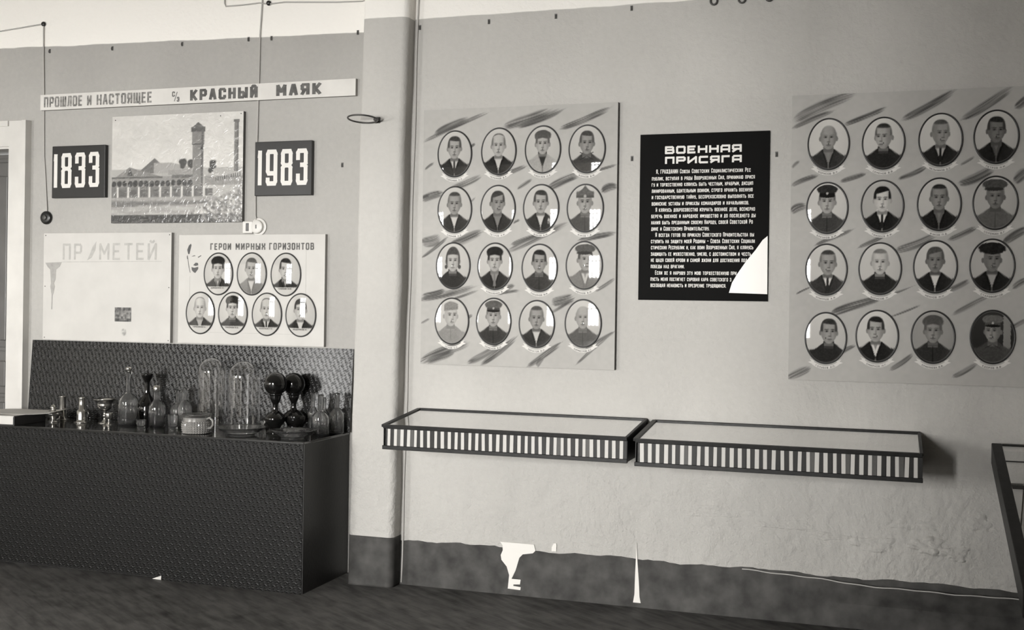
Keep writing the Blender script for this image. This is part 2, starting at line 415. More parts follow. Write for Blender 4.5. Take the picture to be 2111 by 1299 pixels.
# ------------------------------------------------------------------ lettering (stroke alphabet)
c_ = 0.16
O_ = [(c_, 0), (1 - c_, 0), (1, c_ * .7), (1, 1 - c_ * .7), (1 - c_, 1), (c_, 1), (0, 1 - c_ * .7), (0, c_ * .7), (c_, 0)]
GL = {
 'А': ([[(0, 0), (.4, 1), (.6, 1), (1, 0)], [(.16, .32), (.84, .32)]], 1), 'Б': ([[(.95, 1), (0, 1), (0, 0), (.85, 0), (1, .12), (1, .45), (.85, .57), (0, .57)]], 1),
 'В': ([[(0, 0), (0, 1), (.82, 1), (.95, .9), (.95, .63), (.82, .53), (0, .53)], [(.82, .53), (1, .42), (1, .12), (.85, 0), (0, 0)]], 1),
 'Г': ([[(0, 0), (0, 1), (.95, 1)]], .9), 'Д': ([[(-.05, -.1), (-.05, .02), (1.05, .02), (1.05, -.1)], [(.12, .02), (.28, 1), (.85, 1), (.85, .02)]], 1.05),
 'Е': ([[(.95, 1), (0, 1), (0, 0), (.95, 0)], [(0, .52), (.8, .52)]], .92), 'Ж': ([[(.5, 0), (.5, 1)], [(0, 1), (.42, .5), (0, 0)], [(1, 1), (.58, .5), (1, 0)]], 1.25),
 'З': ([[(0, .82), (.12, 1), (.85, 1), (1, .88), (1, .64), (.85, .53), (.35, .53)], [(.85, .53), (1, .42), (1, .12), (.85, 0), (.12, 0), (0, .18)]], .95),
 'И': ([[(0, 1), (0, 0), (1, 1), (1, 0)]], 1), 'Й': ([[(0, 1), (0, 0), (1, 1), (1, 0)], [(.25, 1.2), (.4, 1.13), (.6, 1.13), (.75, 1.2)]], 1),
 'К': ([[(0, 0), (0, 1)], [(0, .5), (.3, .5), (1, 1)], [(.3, .5), (1, 0)]], 1), 'Л': ([[(0, 0), (.18, .1), (.28, 1), (1, 1), (1, 0)]], 1),
 'М': ([[(0, 0), (0, 1), (.5, .35), (1, 1), (1, 0)]], 1.15), 'Н': ([[(0, 0), (0, 1)], [(1, 0), (1, 1)], [(0, .52), (1, .52)]], 1),
 'О': ([O_], 1), 'П': ([[(0, 0), (0, 1), (1, 1), (1, 0)]], 1), 'Р': ([[(0, 0), (0, 1), (.85, 1), (1, .88), (1, .55), (.85, .43), (0, .43)]], 1),
 'С': ([[(1, .75), (1, .88), (.85, 1), (.15, 1), (0, .88), (0, .12), (.15, 0), (.85, 0), (1, .12), (1, .25)]], 1), 'Т': ([[(0, 1), (1, 1)], [(.5, 1), (.5, 0)]], 1),
 'У': ([[(0, 1), (0, .6), (.15, .48), (1, .48)], [(1, 1), (1, .12), (.85, 0), (.1, 0)]], 1), 'Х': ([[(0, 1), (.02, .72), (.35, .52), (.02, .3), (0, 0)], [(1, 1), (.98, .72), (.65, .52), (.98, .3), (1, 0)], [(.35, .52), (.65, .52)]], 1),
 'Ц': ([[(0, 1), (0, 0), (1.12, 0), (1.12, -.14)], [(.92, 1), (.92, 0)]], 1.05), 'Ч': ([[(0, 1), (0, .55), (.15, .43), (1, .43)], [(1, 1), (1, 0)]], 1),
 'Ш': ([[(0, 1), (0, 0), (1, 0), (1, 1)], [(.5, 0), (.5, 1)]], 1.3), 'Щ': ([[(0, 1), (0, 0), (1.1, 0), (1.1, -.14)], [(.5, 0), (.5, 1)], [(1, 0), (1, 1)]], 1.35),
 'Ы': ([[(0, 1), (0, 0), (.5, 0), (.62, .1), (.62, .45), (.5, .55), (0, .55)], [(1, 0), (1, 1)]], 1.3), 'Ь': ([[(0, 1), (0, 0), (.85, 0), (1, .12), (1, .43), (.85, .55), (0, .55)]], .95),
 'Э': ([[(0, .82), (.12, 1), (.85, 1), (1, .88), (1, .12), (.85, 0), (.12, 0), (0, .18)], [(.4, .52), (1, .52)]], 1),
 'Ю': ([[(0, 0), (0, 1)], [(0, .5), (.35, .5)], [(.35, .1), (.48, 0), (.87, 0), (1, .1), (1, .9), (.87, 1), (.48, 1), (.35, .9), (.35, .1)]], 1.3),
 'Я': ([[(1, 0), (1, 1), (.15, 1), (0, .88), (0, .55), (.15, .45), (1, .45)], [(.45, .45), (0, 0)]], 1),
 '1': ([[(.0, .86), (.35, 1), (.35, 0)]], .42), '3': ([[(0, .76), (0, .94), (.12, 1), (.9, 1), (1, .93), (1, .62), (.8, .56), (.45, .56)], [(.8, .56), (1, .5), (1, .07), (.9, 0), (.1, 0), (0, .07), (0, .24)]], 1),
 '8': ([[(.1, 1), (.9, 1), (1, .93), (1, .64), (.82, .56), (.18, .56), (0, .64), (0, .93), (.1, 1)], [(.18, .56), (0, .48), (0, .07), (.1, 0), (.9, 0), (1, .07), (1, .48), (.82, .56)]], 1),
 '9': ([[(1, .32), (.12, .32), (0, .39), (0, .93), (.1, 1), (.9, 1), (1, .93), (1, .07), (.9, 0), (.1, 0), (0, .07), (0, .14)]], 1),
 '.': ([[(0, 0), (.12, 0)]], .3), ',': ([[(.1, .02), (0, -.12)]], .3), '–': ([[(0, .5), (1, .5)]], 1.0), '/': ([[(0, 0), (1, 1)]], .7),
}
SQ = {  # wide squared display cut used for the big heading
 'А': ([[(0, 0), (0, .8), (.14, 1), (1, 1), (1, 0)], [(0, .36), (1, .36)]], 1), 'Я': ([[(1, 0), (1, 1), (.1, 1), (0, .9), (0, .5), (.1, .4), (1, .4)], [(.5, .4), (0, 0)]], 1),
 'О': ([[(.1, 0), (.9, 0), (1, .1), (1, .9), (.9, 1), (.1, 1), (0, .9), (0, .1), (.1, 0)]], 1), 'С': ([[(1, 1), (.1, 1), (0, .9), (0, .1), (.1, 0), (1, 0)]], 1),
}
def text_quads(s, h, w, weight, gap, style=None, small=1.0):
    """ribbon quads (x, z) of a line of lettering; returns quads and total width"""
    q = []; x = 0.0
    for i, ch in enumerate(s):
        if ch == ' ':
            x += w * 0.75 + gap; continue
        lo = ch != ch.upper() or (ch.islower())
        up_ = ch.upper(); hh = h * (small if lo else 1.0)
        gl = (style or {}).get(up_) or GL.get(up_)
        if gl is None: continue
        strokes, wf = gl; ww = w * wf; hw = weight / 2
        for st in strokes:
            P_ = [(x + hw + px * (ww - weight), hw + pz * (hh - weight)) for px, pz in st]
            for a, b in zip(P_[:-1], P_[1:]):
                dx, dz = b[0] - a[0], b[1] - a[1]; l = math.hypot(dx, dz)
                if l < 1e-9: continue
                dx /= l; dz /= l; nx, nz = -dz * hw, dx * hw; ex, ez = dx * hw * .7, dz * hw * .7
                q.append(((a[0] - ex - nx, a[1] - ez - nz), (b[0] + ex - nx, b[1] + ez - nz), (b[0] + ex + nx, b[1] + ez + nz), (a[0] - ex + nx, a[1] - ez + nz)))
        x += ww + gap
    return q, x - gap
def lettering(name, items, y, m, parent):
    """items: (text, x, z, h, w, weight, gap, style, small, fit_width, slope); one flat print mesh"""
    V = []; F = []
    for it in items:
        s, x, z, h, w, wt, gap, style, small, fit, slope = (list(it) + [None] * 11)[:11]
        q, tot = text_quads(s, h, w, wt, gap, style, small or 1.0)
        k = fit / tot if fit else 1.0
        for quad in q:
            b = len(V)
            for px, pz in quad: V.append((x + px * k, y - .00003 * (len(F) % 37), z + pz + (slope or 0) * px * k))
            F.append((b, b + 1, b + 2, b + 3))
    return obj(name, raw_mesh(name, V, F), m, parent)

def words(name, items, y, m, parent):
    return [lettering(name, [it], y, m, parent) for it in items]

# ------------------------------------------------------------------ the room
def strip_box(name, x0, x1, y0, y1, z0, z1, m, label=None):
    return struct(box(name, x0, x1, y0, y1, z0, z1, m), label)
XL, XR, ZC = -9.3, 3.2, 3.95
XJ, YP, ZL = -1.6, -5.95, 2.28                     # jamb, plane and lintel of the added light-blocking partition behind the photographer
strip_box('floor', XL - .2, XR + .2, YF - .3, 0.5, -0.12, 0.0, M['floor'])
strip_box('ceiling', XL - .2, XR + .2, YF - .3, 0.5, ZC, ZC + .12, M['white'])
strip_box('wall_back', -2.42, XR, 0.0, 0.32, 0, ZC, M['wallB'])
strip_box('wall_right', XR, XR + .2, YF, 0.32, 0, ZC, M['white'])
strip_box('wall_left', XL - .2, XL, YF - .2, 0.32, 0, ZC, M['white'])
# back wall of the left bay, with its doorway
DX0, DX1, DZ = -5.72, -4.80, 2.255
bm = bmesh.new()
bbox_bm(bm, DX1, -2.42, .12, .32, 0, ZC); bbox_bm(bm, XL, DX0, .12, .32, 0, ZC); bbox_bm(bm, DX0, DX1, .12, .32, DZ, ZC)
struct(obj('wall_bay', from_bm('wall_bay', bm), M['wallA']))
# wall with windows behind the photographer
bm = bmesh.new()
xs = [XL] + [v for a in sorted(WINDOWS) for v in a] + [XJ]
for i in range(0, len(xs), 2): bbox_bm(bm, xs[i], xs[i + 1], YF - .2, YF, 0, ZC)
for a, b in WINDOWS:
    bbox_bm(bm, a, b, YF - .2, YF, 0, WZ0); bbox_bm(bm, a, b, YF - .2, YF, WZ1, ZC)
struct(obj('wall_front', from_bm('wall_front', bm), M['roomgrey']))
bm = bmesh.new()
bbox_bm(bm, XJ, XR, YP - .2, YP, 0, ZC); bbox_bm(bm, XJ, XJ + .2, YF - .2, YP - .2, 0, ZC); bbox_bm(bm, XL, XJ, YP - .2, YP, ZL, ZC)
struct(obj('wall_light_block', from_bm('wall_light_block', bm), M['roomgrey']))  # unseen partition and lintel, added to dim the wall's top and right side
for k, (a, b) in enumerate(WINDOWS):
    bm = bmesh.new()
    for x0, x1, z0, z1 in ((a, a + .07, WZ0, WZ1), (b - .07, b, WZ0, WZ1), (a, b, WZ0, WZ0 + .08), (a, b, WZ1 - .08, WZ1), (a, b, 2.20, 2.28),
                           ((a * 2 + b) / 3 - .05, (a * 2 + b) / 3 + .05, WZ0, WZ1), ((a + b * 2) / 3 - .05, (a + b * 2) / 3 + .05, WZ0, WZ1)):
        bbox_bm(bm, x0, x1, YF - .16, YF - .08, z0, z1)
    wo = struct(obj('window_%d' % (k + 1), from_bm('window_frame', bm), M['doorpaint']))
    box('window_sill', a - .05, b + .05, YF - .1, YF + .16, WZ0 - .05, WZ0, M['doorpaint'], wo)
# door in the left bay
dr = struct(box('door_1', DX0 + .03, DX1 - .012, .20, .245, 0.01, 2.225, M['door']), 'dark grey panelled door at the left edge')
bm = bmesh.new()
bbox_bm(bm, DX1, -4.672, .085, .12, 0, 2.40); bbox_bm(bm, DX0 - .13, DX0, .085, .12, 0, 2.40); bbox_bm(bm, DX0, DX1, .085, .12, DZ, 2.40)
bbox_bm(bm, -4.70, -4.672, .072, .085, 0, 2.40); bbox_bm(bm, DX0, DX1, .075, .085, 2.37, 2.40)
fr = obj('door_frame', from_bm('door_frame', bm), M['doorpaint'], dr)
bm = bmesh.new()
bbox_bm(bm, DX1 - .012, DX1, .10, .30, 0, DZ); bbox_bm(bm, DX0, DX0 + .012, .10, .30, 0, DZ); bbox_bm(bm, DX0, DX1, .10, .30, DZ - .012, DZ)
obj('door_jamb', from_bm('door_jamb', bm), M['doorpaint'], dr)
for z0, z1 in ((1.14, 2.10), (.87, 1.02), (.16, .78)):
    box('door_panel', DX0 + .15, DX1 - .10, .190, .2005, z0, z1, M['door'], dr, bevel=.006)
for z in (2.19, 1.09, .82):
    box('door_rail', DX0 + .05, DX1 - .03, .192, .2005, z - .012, z + .012, M['door'], dr, bevel=.003)
# pilaster between the bays (leans slightly, right arris rounded)
def pilaster(z0, z1, grow=0.0, shear=.0150):
    prof = [(-2.534 - grow, .14)] + [(-2.534 - grow, -.085)] + [(-2.534 - grow + .015 * (1 - math.cos(a)), -.085 - grow - .015 * math.sin(a)) for a in (PI / 4, PI / 2)]
    prof += [(-2.330 + (.032 + grow) * math.sin(a), -.068 - (.032 + grow) * math.cos(a)) for a in (0, PI / 10, PI / 5, .3 * PI, .4 * PI, PI / 2)] + [(-2.298 + grow, .01)]
    bm = bmesh.new(); n = 24; rings = []
    for i in range(n + 1):
        z = z0 + (z1 - z0) * i / n
        rings.append([bm.verts.new((x + shear * z + .0025 * math.sin(z * 5.1) + .0015 * math.sin(13 * z + 1), y, z)) for x, y in prof])
    for a, b in zip(rings[:-1], rings[1:]):
        for k in range(len(prof) - 1): bm.faces.new((a[k], a[k + 1], b[k + 1], b[k]))
    bm.faces.new(rings[-1]); bm.faces.new(rings[0][::-1])
    bmesh.ops.recalc_face_normals(bm, faces=bm.faces[:])
    me = from_bm('pilaster', bm)
    for p in me.polygons: p.use_smooth = len(p.vertices) == 4
    return me
pil = struct(obj('trim_1', pilaster(0, ZC), M['pil']), 'plastered pilaster with rounded corner between the two wall bays')
obj('base_paint', pilaster(0, .245, .002), M['base'], pil)
# dark painted base along the back wall, its top edge ragged, coming loose at the right end
def base_strip():
    bm = bmesh.new(); n = 220; rows = []
    for i in range(n + 1):
        x = -2.30 + (XR + 2.30) * i / n
        zt = .222 + .004 * math.sin(x * 9) + .003 * math.sin(x * 31 + 1) + random.uniform(-.0022, .0022)
        out = .003
        rows.append([bm.verts.new((x, -.004, 0)), bm.verts.new((x, -.004 - .2 * out, zt * .55)), bm.verts.new((x, -out, zt)), bm.verts.new((x, -out + .0025, zt + .001)), bm.verts.new((x, -.0005, zt * .5))])
    for a, b in zip(rows[:-1], rows[1:]):
        for k in range(4):
            f = bm.faces.new((a[k], b[k], b[k + 1], a[k + 1]))
            f.material_index = 0
    me = from_bm('baseboard', bm)
    me.materials.append(M['base']); me.materials.append(M['base_edge'])
    return me
bs = struct(obj('baseboard_back', base_strip(), None), 'dark painted base strip with ragged top edge along the wall')
def loose_strip():
    bm = bmesh.new(); n = 120; rows = []
    for i in range(n + 1):
        x = -.62 + (XR + .62) * i / n
        lo_ = max(0.0, min(1.0, (x + .62) / .7)); lo_ = lo_ * lo_ * (3 - 2 * lo_)
        zt = .216 - .020 * lo_ + .002 * math.sin(x * 17) + .0015 * math.sin(41 * x); out = .0065 + .040 * lo_
        rows.append([bm.verts.new(p) for p in ((x, -.008, .002), (x, -.008 - .25 * (out - .0065), .11), (x, -out, zt), (x, -out - .0006, zt + .0045), (x, -out + .002, zt + .0045), (x, -.006 - .25 * (out - .0065), .11), (x, -.006, .002))])
    for a, b in zip(rows[:-1], rows[1:]):
        for k in range(6):
            f = bm.faces.new((a[k], b[k], b[k + 1], a[k + 1])); f.material_index = 1 if k in (2, 3) else 0
    me = from_bm('loose_strip', bm); me.materials.append(M['base']); me.materials.append(M['base_edge'])
    o = obj('loose_strip', me, None, bs); return o
loose_strip()
def patch(pts, y=-.0062, name='bare_plaster_patch'):
    return poly_slab(name, pts, y, -.001, M['plaster'], bs)
patch([(-1.770, .252), (-1.600, .251), (-1.592, .222), (-1.605, .209), (-1.655, .200), (-1.672, .182), (-1.690, .120), (-1.710, .078), (-1.664, .078), (-1.667, .055), (-1.700, .052), (-1.700, .045), (-1.663, .042), (-1.665, .028), (-1.728, .030), (-1.722, .095), (-1.735, .135), (-1.762, .165), (-1.766, .188), (-1.756, .212), (-1.758, .236)])
patch([(-1.512, .226), (-1.490, .228), (-1.488, .254), (-1.490, .266), (-1.502, .264), (-1.511, .246)])
patch([(-1.103, .300), (-1.098, .215), (-1.090, .12), (-1.086, .05), (-1.080, .022), (-1.116, .022), (-1.110, .06), (-1.108, .15)])

# swollen, flaking plaster low on the wall
WB = bpy.data.objects['wall_back']
def blister(x, z, w, h, t, seed):
    rs = np.random.RandomState(seed); n, m_ = 34, 20
    u, v = np.meshgrid(np.linspace(-1, 1, n), np.linspace(-1, 1, m_))
    ph = rs.uniform(0, 6, 4)
    r = np.sqrt(u ** 2 + v ** 2) * (1 + .18 * np.sin(3 * np.arctan2(v, u) + ph[0]) + .10 * np.sin(7 * np.arctan2(v, u) + ph[1]))
    k = np.clip((1 - r) / .35, 0, 1); k = k * k * (3 - 2 * k)
    rough = .65 + .35 * np.sin(u * 5 + ph[2] + 2 * np.sin(v * 4)) * np.sin(v * 5 + ph[3] + u * 3)
    y = -(t * k * rough) + .0012
    V = np.stack([(x + u * w / 2).ravel(), y.ravel(), (z + v * h / 2).ravel()], 1)
    i = (np.arange(m_ - 1)[:, None] * n + np.arange(n - 1)[None, :]).ravel()
    obj('plaster_blister', raw_mesh('plaster_blister', V, np.stack([i, i + 1, i + n + 1, i + n], 1), None, True), M['wallB'], WB)
for k, a in enumerate(((-.06, .375, .20, .075, .012), (.16, .385, .16, .085, .014), (.27, .360, .14, .07, .010), (-.42, .43, .30, .05, .006), (-.72, .47, .42, .06, .006), (.10, .47, .22, .05, .006), (-.25, .395, .20, .04, .006), (-.92, .52, .22, .10, .004), (.36, .50, .12, .10, .006))):
    blister(*a, 40 + k)

# ------------------------------------------------------------------ portraits
def sst(e0, e1, x):
    t = np.clip((x - e0) / (e1 - e0 + 1e-12), 0, 1); return t * t * (3 - 2 * t)
def vnoise(x, y, seed=0):
    xi = np.floor(x).astype(np.int64); yi = np.floor(y).astype(np.int64); xf = x - xi; yf = y - yi
    def hsh(a, b):
        h = (a * 374761393 + b * 668265263 + seed * 1442695041) & 0x7fffffff
        h = ((h ^ (h >> 13)) * 1274126177) & 0x7fffffff
        return ((h ^ (h >> 16)) & 0xffff) / 65535.0
    u = xf * xf * (3 - 2 * xf); v = yf * yf * (3 - 2 * yf)
    return (hsh(xi, yi) * (1 - u) + hsh(xi + 1, yi) * u) * (1 - v) + (hsh(xi, yi + 1) * (1 - u) + hsh(xi + 1, yi + 1) * u) * v
def paint_portrait(U, V, hair='short', hc=60, cloth=58, coll='shirt', shirt=222, tie=0, hat=None, hatc=85, skin=188, bg=222, fx=0.0, hx=0.0, hy=0.0, fade=0.0, strip=False, med=0, sc=1.0, seed=0, lean=0.0, darkbg=False):
    x = (U - hx) / sc; y = (V - hy) / sc
    img = bg + 6 * V - 10 * np.abs(U)
    if darkbg: img = np.where((np.abs(U - .5) < .13), 150, 62) + 10 * V
    nz = vnoise(U * 22, V * 22, seed)
    def put(mask, val):
        nonlocal img
        img = img * (1 - mask) + val * mask
    def ell(cx, cy, rx, ry, s=.05):
        d = np.sqrt(((x - cx) / rx) ** 2 + ((y - cy) / ry) ** 2); return sst(1 + s, 1 - s, d)
    ax = np.abs(x)
    # shoulders
    ys = -.19 - .26 * sst(.14, .60, ax) - .10 * np.clip(ax - .5, 0, 1)
    body = sst(.025, -.025, y - ys)
    put(body, cloth + 14 * (nz - .5) + 10 * sst(.2, .6, ax) * (x > 0))
    # neck
    put(sst(.20, .17, ax) * sst(.1, .0, y) * sst(-.42, -.34, y), skin * .86)
    vw = .20 * np.clip((y + .82) / .62, 0, 1)
    if coll in ('shirt', 'open'):
        put(sst(vw + .012, vw - .012, ax) * (y < -.12) * (1 - sst(.17, .12, ax) * sst(-.30, -.24, y)), shirt)
        if coll == 'open':
            put(sst(.11 * np.clip((y + .55) / .35, 0, 1) + .01, .11 * np.clip((y + .55) / .35, 0, 1) - .01, ax) * (y < -.12), skin * .92)
        put(sst(.03, .012, np.abs(ax - (vw + .05))) * sst(-.16, -.24, y) * body, cloth - 16)
        if tie:
            put(sst(.012, -.012, ax - (.035 + .05 * np.clip(-.30 - y, 0, .5))) * sst(-.27, -.31, y) * (y > -.86), tie)
            put(ell(0, -.31, .055, .04, .2), tie)
    elif coll == 'tunic':
        put(sst(.21, .18, ax) * sst(-.36, -.32, y) * sst(-.14, -.18, y), cloth - 14)
        put(sst(.018, .004, ax) * sst(-.16, -.2, y), cloth - 22)
        for s in (-1, 1): put(ell(s * .12, -.26, .06, .03, .2), cloth + 26)
    elif coll == 'polo':
        put(sst(.22, .19, ax) * sst(-.40, -.34, y) * sst(-.10, -.16, y), cloth - 18)
    elif coll == 'turtle':
        put(sst(vw + .012, vw - .012, ax) * (y < -.02), shirt)
        put(sst(.19, .16, ax) * sst(-.3, -.25, y) * sst(-.02, -.06, y), shirt)
    elif coll == 'wrap':
        for s in (-1, 1): put(sst(.03, .01, np.abs(y + .30 + .55 * s * x)) * (ax < .3) * (y < -.14), cloth - 18)
    if med:
        put(ell(.36, -.55, .05, .12, .2), 205); put(ell(.36, -.60, .03, .05, .2), 120)
    # head
    rx = .30 * (1 - .26 * sst(.16, -.26, y))
    cx = lean * (y - .25)
    face = sst(1.05, .96, (np.abs((x - cx) / rx) ** 2.4 + np.abs((y - .25) / .47) ** 2.4) ** (1 / 2.4))
    for s in (-1, 1): put(ell(s * .315 - .25 * fx, .20, .05, .10, .2), skin * .84)
    put(sst(.20, .17, ax) * sst(-.12, -.22, y) * sst(-.38, -.28, y), skin * .72)
    sh = skin + 12 * sst(.3, -.3, x + 2 * fx) - 22 * sst(.10, .27, np.abs(x - fx)) - 14 * sst(.05, -.2, y)
    put(face, sh + 6 * (nz - .5))
    e = fx
    for s in (-1, 1):
        put(.55 * ell(e + s * .115, .275, .075, .05, .5), skin * .62)
        put(.95 * ell(e + s * .112, .268, .038, .022, .4), 40)
        put(.75 * ell(e + s * .12, .345, .085, .018, .5), max(45, hc))
    put(.40 * ell(e * 1.25 + .035, .16, .03, .13, .7), skin * .70)
    put(.65 * ell(e * 1.2, .075, .06, .022, .5), skin * .55)
    put(.75 * ell(e * 1.05, -.045, .095, .017, .4), skin * .45)
    put(.35 * ell(e * 1.05, -.095, .07, .02, .6), skin * .70)
    put(.30 * ell(e * .9, -.17, .07, .03, .6), skin * 1.08)
    # hair
    hn = 22 * (nz - .5)
    top = sst(1.05, .96, (np.abs((x - cx) / .325) ** 2.5 + np.abs((y - .27) / .50) ** 2.5) ** (1 / 2.5))
    if hair == 'short': put(top * sst(-.02, .02, y - (.55 + .25 * x * x - .10 * x)), hc + hn); put(top * sst(.20, .24, ax) * sst(.22, .30, y), hc + 18)
    elif hair == 'crop': put(top * sst(-.03, .05, y - (.58 + .3 * x * x)), hc + hn); put(.7 * top * sst(.22, .26, ax) * sst(.25, .34, y), hc + 30)
    elif hair == 'receding': put(top * sst(-.02, .03, y - (.72 - 1.6 * x * x)) * (y > .4), hc + hn); put(.8 * top * sst(.22, .25, ax) * sst(.2, .3, y), hc + 20)
    elif hair == 'bald': put(.5 * top * sst(.25, .27, ax) * sst(.15, .25, y) * sst(.5, .4, y), hc)
    elif hair == 'bushy':
        bl = sst(1.1, .95, np.sqrt((x / .37) ** 2 + ((y - .60) / .25) ** 2) + .07 * (vnoise(U * 9, V * 9, seed + 3) - .5))
        put(bl * sst(-.02, .03, y - (.50 - .2 * np.abs(x))), hc + .5 * hn); put(top * sst(.21, .25, ax) * sst(.22, .3, y), hc + 10)
    elif hair == 'side':
        put(top * sst(-.02, .02, y - (.50 + .28 * (x + .12))), hc + hn); put(top * sst(.21, .24, ax) * sst(.24, .32, y), hc + 6)
    elif hair == 'woman':
        put(sst(1.06, .96, np.sqrt((x / .33) ** 2 + ((y - .32) / .54) ** 2)) * np.maximum(sst(-.02, .03, y - (.52 - .6 * x * x)), sst(.235, .27, ax)) * sst(-.12, -.02, y), hc + hn)
        for s in (-1, 1): put(ell(s * .31, -.02, .07, .09, .2), hc)
    # headgear
    if hat == 'cap':
        put(ell(0, .72, .40, .19), hatc + hn); put(sst(.31, .28, ax) * sst(.44, .47, y) * sst(.60, .57, y), hatc - 22)
        put(ell(.0, .455, .29, .062, .1), 40); put(ell(0, .57, .04, .05, .2), 190)
    elif hat == 'flat':
        put(ell(-.02, .70, .44, .20), hatc + hn); put(ell(-.05, .52, .34, .07, .1), hatc - 28)
    elif hat == 'garrison':
        yy = y - .12 * x
        put(sst(.34, .31, ax) * sst(.46, .49, yy) * sst(.90, .84, yy + .7 * np.abs(x + .05) ** 1.5), hatc + hn); put(sst(.012, .0, np.abs(yy - .56)) * (ax < .32), hatc - 25)
    elif hat == 'pointed':
        put(sst(.40, .37, ax) * sst(.42, .46, y) * sst(.03, -.03, y - (.70 + .28 * np.clip(1 - ax / .36, 0, 1) ** 2.2)), hatc + hn); put(sst(.40, .37, ax) * sst(.42, .45, y) * sst(.55, .52, y), hatc - 18)
        put(ell(0, .5, .06, .07, .3), 200)
    elif hat == 'fur':
        put(sst(1.08, .96, np.sqrt((x / .47) ** 2 + ((y - .66) / .22) ** 2) + .16 * (vnoise(U * 12, V * 12, seed + 5) - .5)), hatc + hn)
    if fade: img = img * (1 - fade) + (bg + 8) * fade
    if strip: put(sst(-.60, -.62, V), 228)
    put(sst(.955, .985, np.sqrt((U / .779) ** 2 + V ** 2)), 214)
    return img
AX, AZ = .0865, .111                              # half axes of every oval plate
NR, NS = 32, 96
rr = np.linspace(0, 1, NR + 1)[1:]
ang = np.arange(NS) * 2 * PI / NS
R2, T2 = np.meshgrid(rr, ang, indexing='ij')
PX = np.concatenate([[0], (R2 * np.cos(T2)).ravel()]); PZ = np.concatenate([[0], (R2 * np.sin(T2)).ravel()])
DOME = .0042
PV = np.stack([PX * AX, -(.004 + DOME * (1 - np.clip(PX ** 2 + PZ ** 2, 0, 1))), PZ * AZ], 1)
Q = []
for i in range(NR - 1):
    a = 1 + i * NS + np.arange(NS); b = 1 + i * NS + (np.arange(NS) + 1) % NS
    Q.append(np.stack([a, b, b + NS, a + NS], 1))
PF_quads = np.concatenate(Q)
# centre fan as degenerate-free quads: triangles merged pairwise
fan = np.array([[0, 1 + (2 * k) % NS, 1 + (2 * k + 1) % NS, 1 + (2 * k + 2) % NS] for k in range(NS // 2)])
PF = np.concatenate([PF_quads, fan])[:, ::-1]
RIM = tube_me('rim', [(AX * math.cos(a), -.004, AZ * math.sin(a)) for a in np.arange(72) * 2 * PI / 72], .0036, 8, True)
RIM.materials.append(M['rim'])
def ribbon_me():
    V = []; F = []; n = 22
    for k in range(n + 1):
        t = -0.56 + 1.12 * k / n
        a = -PI / 2 + t
        ext = 1.0 if 0 < k < n else 1.0
        for s in (1.085, 1.215):
            V.append((AX * s * math.cos(a) * 1.02, -.0012, AZ * s * math.sin(a) - .002))
    for k in range(n): F.append((2 * k, 2 * k + 1, 2 * k + 3, 2 * k + 2))
    b = len(V)                                    # forked tails
    for s in (-1, 1):
        a = -PI / 2 + s * .56
        x0, z0 = AX * 1.08 * math.cos(a) * 1.02, AZ * 1.08 * math.sin(a); x1, z1 = AX * 1.22 * math.cos(a) * 1.02, AZ * 1.22 * math.sin(a)
        i = len(V)
        V += [(x0 - s * .004, -.0009, z0 + .001), (x0 + s * .017, -.0009, z0 + .010), (x0 + s * .009, -.0009, (z0 + z1) / 2 + .006), (x1 + s * .017, -.0009, z1 + .008), (x1 - s * .004, -.0009, z1 - .002)]
        F += [(i, i + 1, i + 2, i + 4), (i + 2, i + 3, i + 4, i + 4)]
    me = bpy.data.meshes.new('name_ribbon'); me.from_pydata(V, [], [f if f[2] != f[3] else f[:3] for f in F])
    me.materials.append(M['ribbon']); return me
RIBBON = ribbon_me()
def arc_text(s, parent):
    q, tot = text_quads(s, .0080, .0062, .0015, .0020)
    V = []; F = []; span = min(tot, .088); k = span / tot
    for quad in q:
        b = len(V)
        for px, pz in quad:
            a = -PI / 2 + (px * k - span / 2) / (AX * 1.16) * .98
            rr_ = 1.115 + pz / AZ * -1.0 * -1.0
            sc = 1.195 - pz / AZ
            V.append((AX * sc * math.cos(a) * 1.02, -.0018 - .00002 * (len(F) % 61), AZ * sc * math.sin(a) - .002))
        F.append((b, b + 1, b + 2, b + 3))
    return obj('lettering', raw_mesh('lettering', V, F), M['ink'], parent)
pseed = [0]
def plaque(parent, x, z, y, kw, name=None, label=None, tilt=0.0, dens=1.0):
    pseed[0] += 1
    ink = paint_portrait(PX * .779, PZ, seed=pseed[0], **kw)
    ink = 255 * np.clip(ink / 255, 0, 1) ** 1.18 * dens      # print density of this set of photographs
    p = obj('portrait_plate', raw_mesh('portrait_plate', PV, PF, ink, True), M['photo'], parent, (x, y, z), (0, tilt, 0))
    if label: p['label'] = label
    link(bpy.data.objects.new('rim', RIM), p)
    if name:
        r = link(bpy.data.objects.new('name_ribbon', RIBBON), p); arc_text(name, r)
    return p

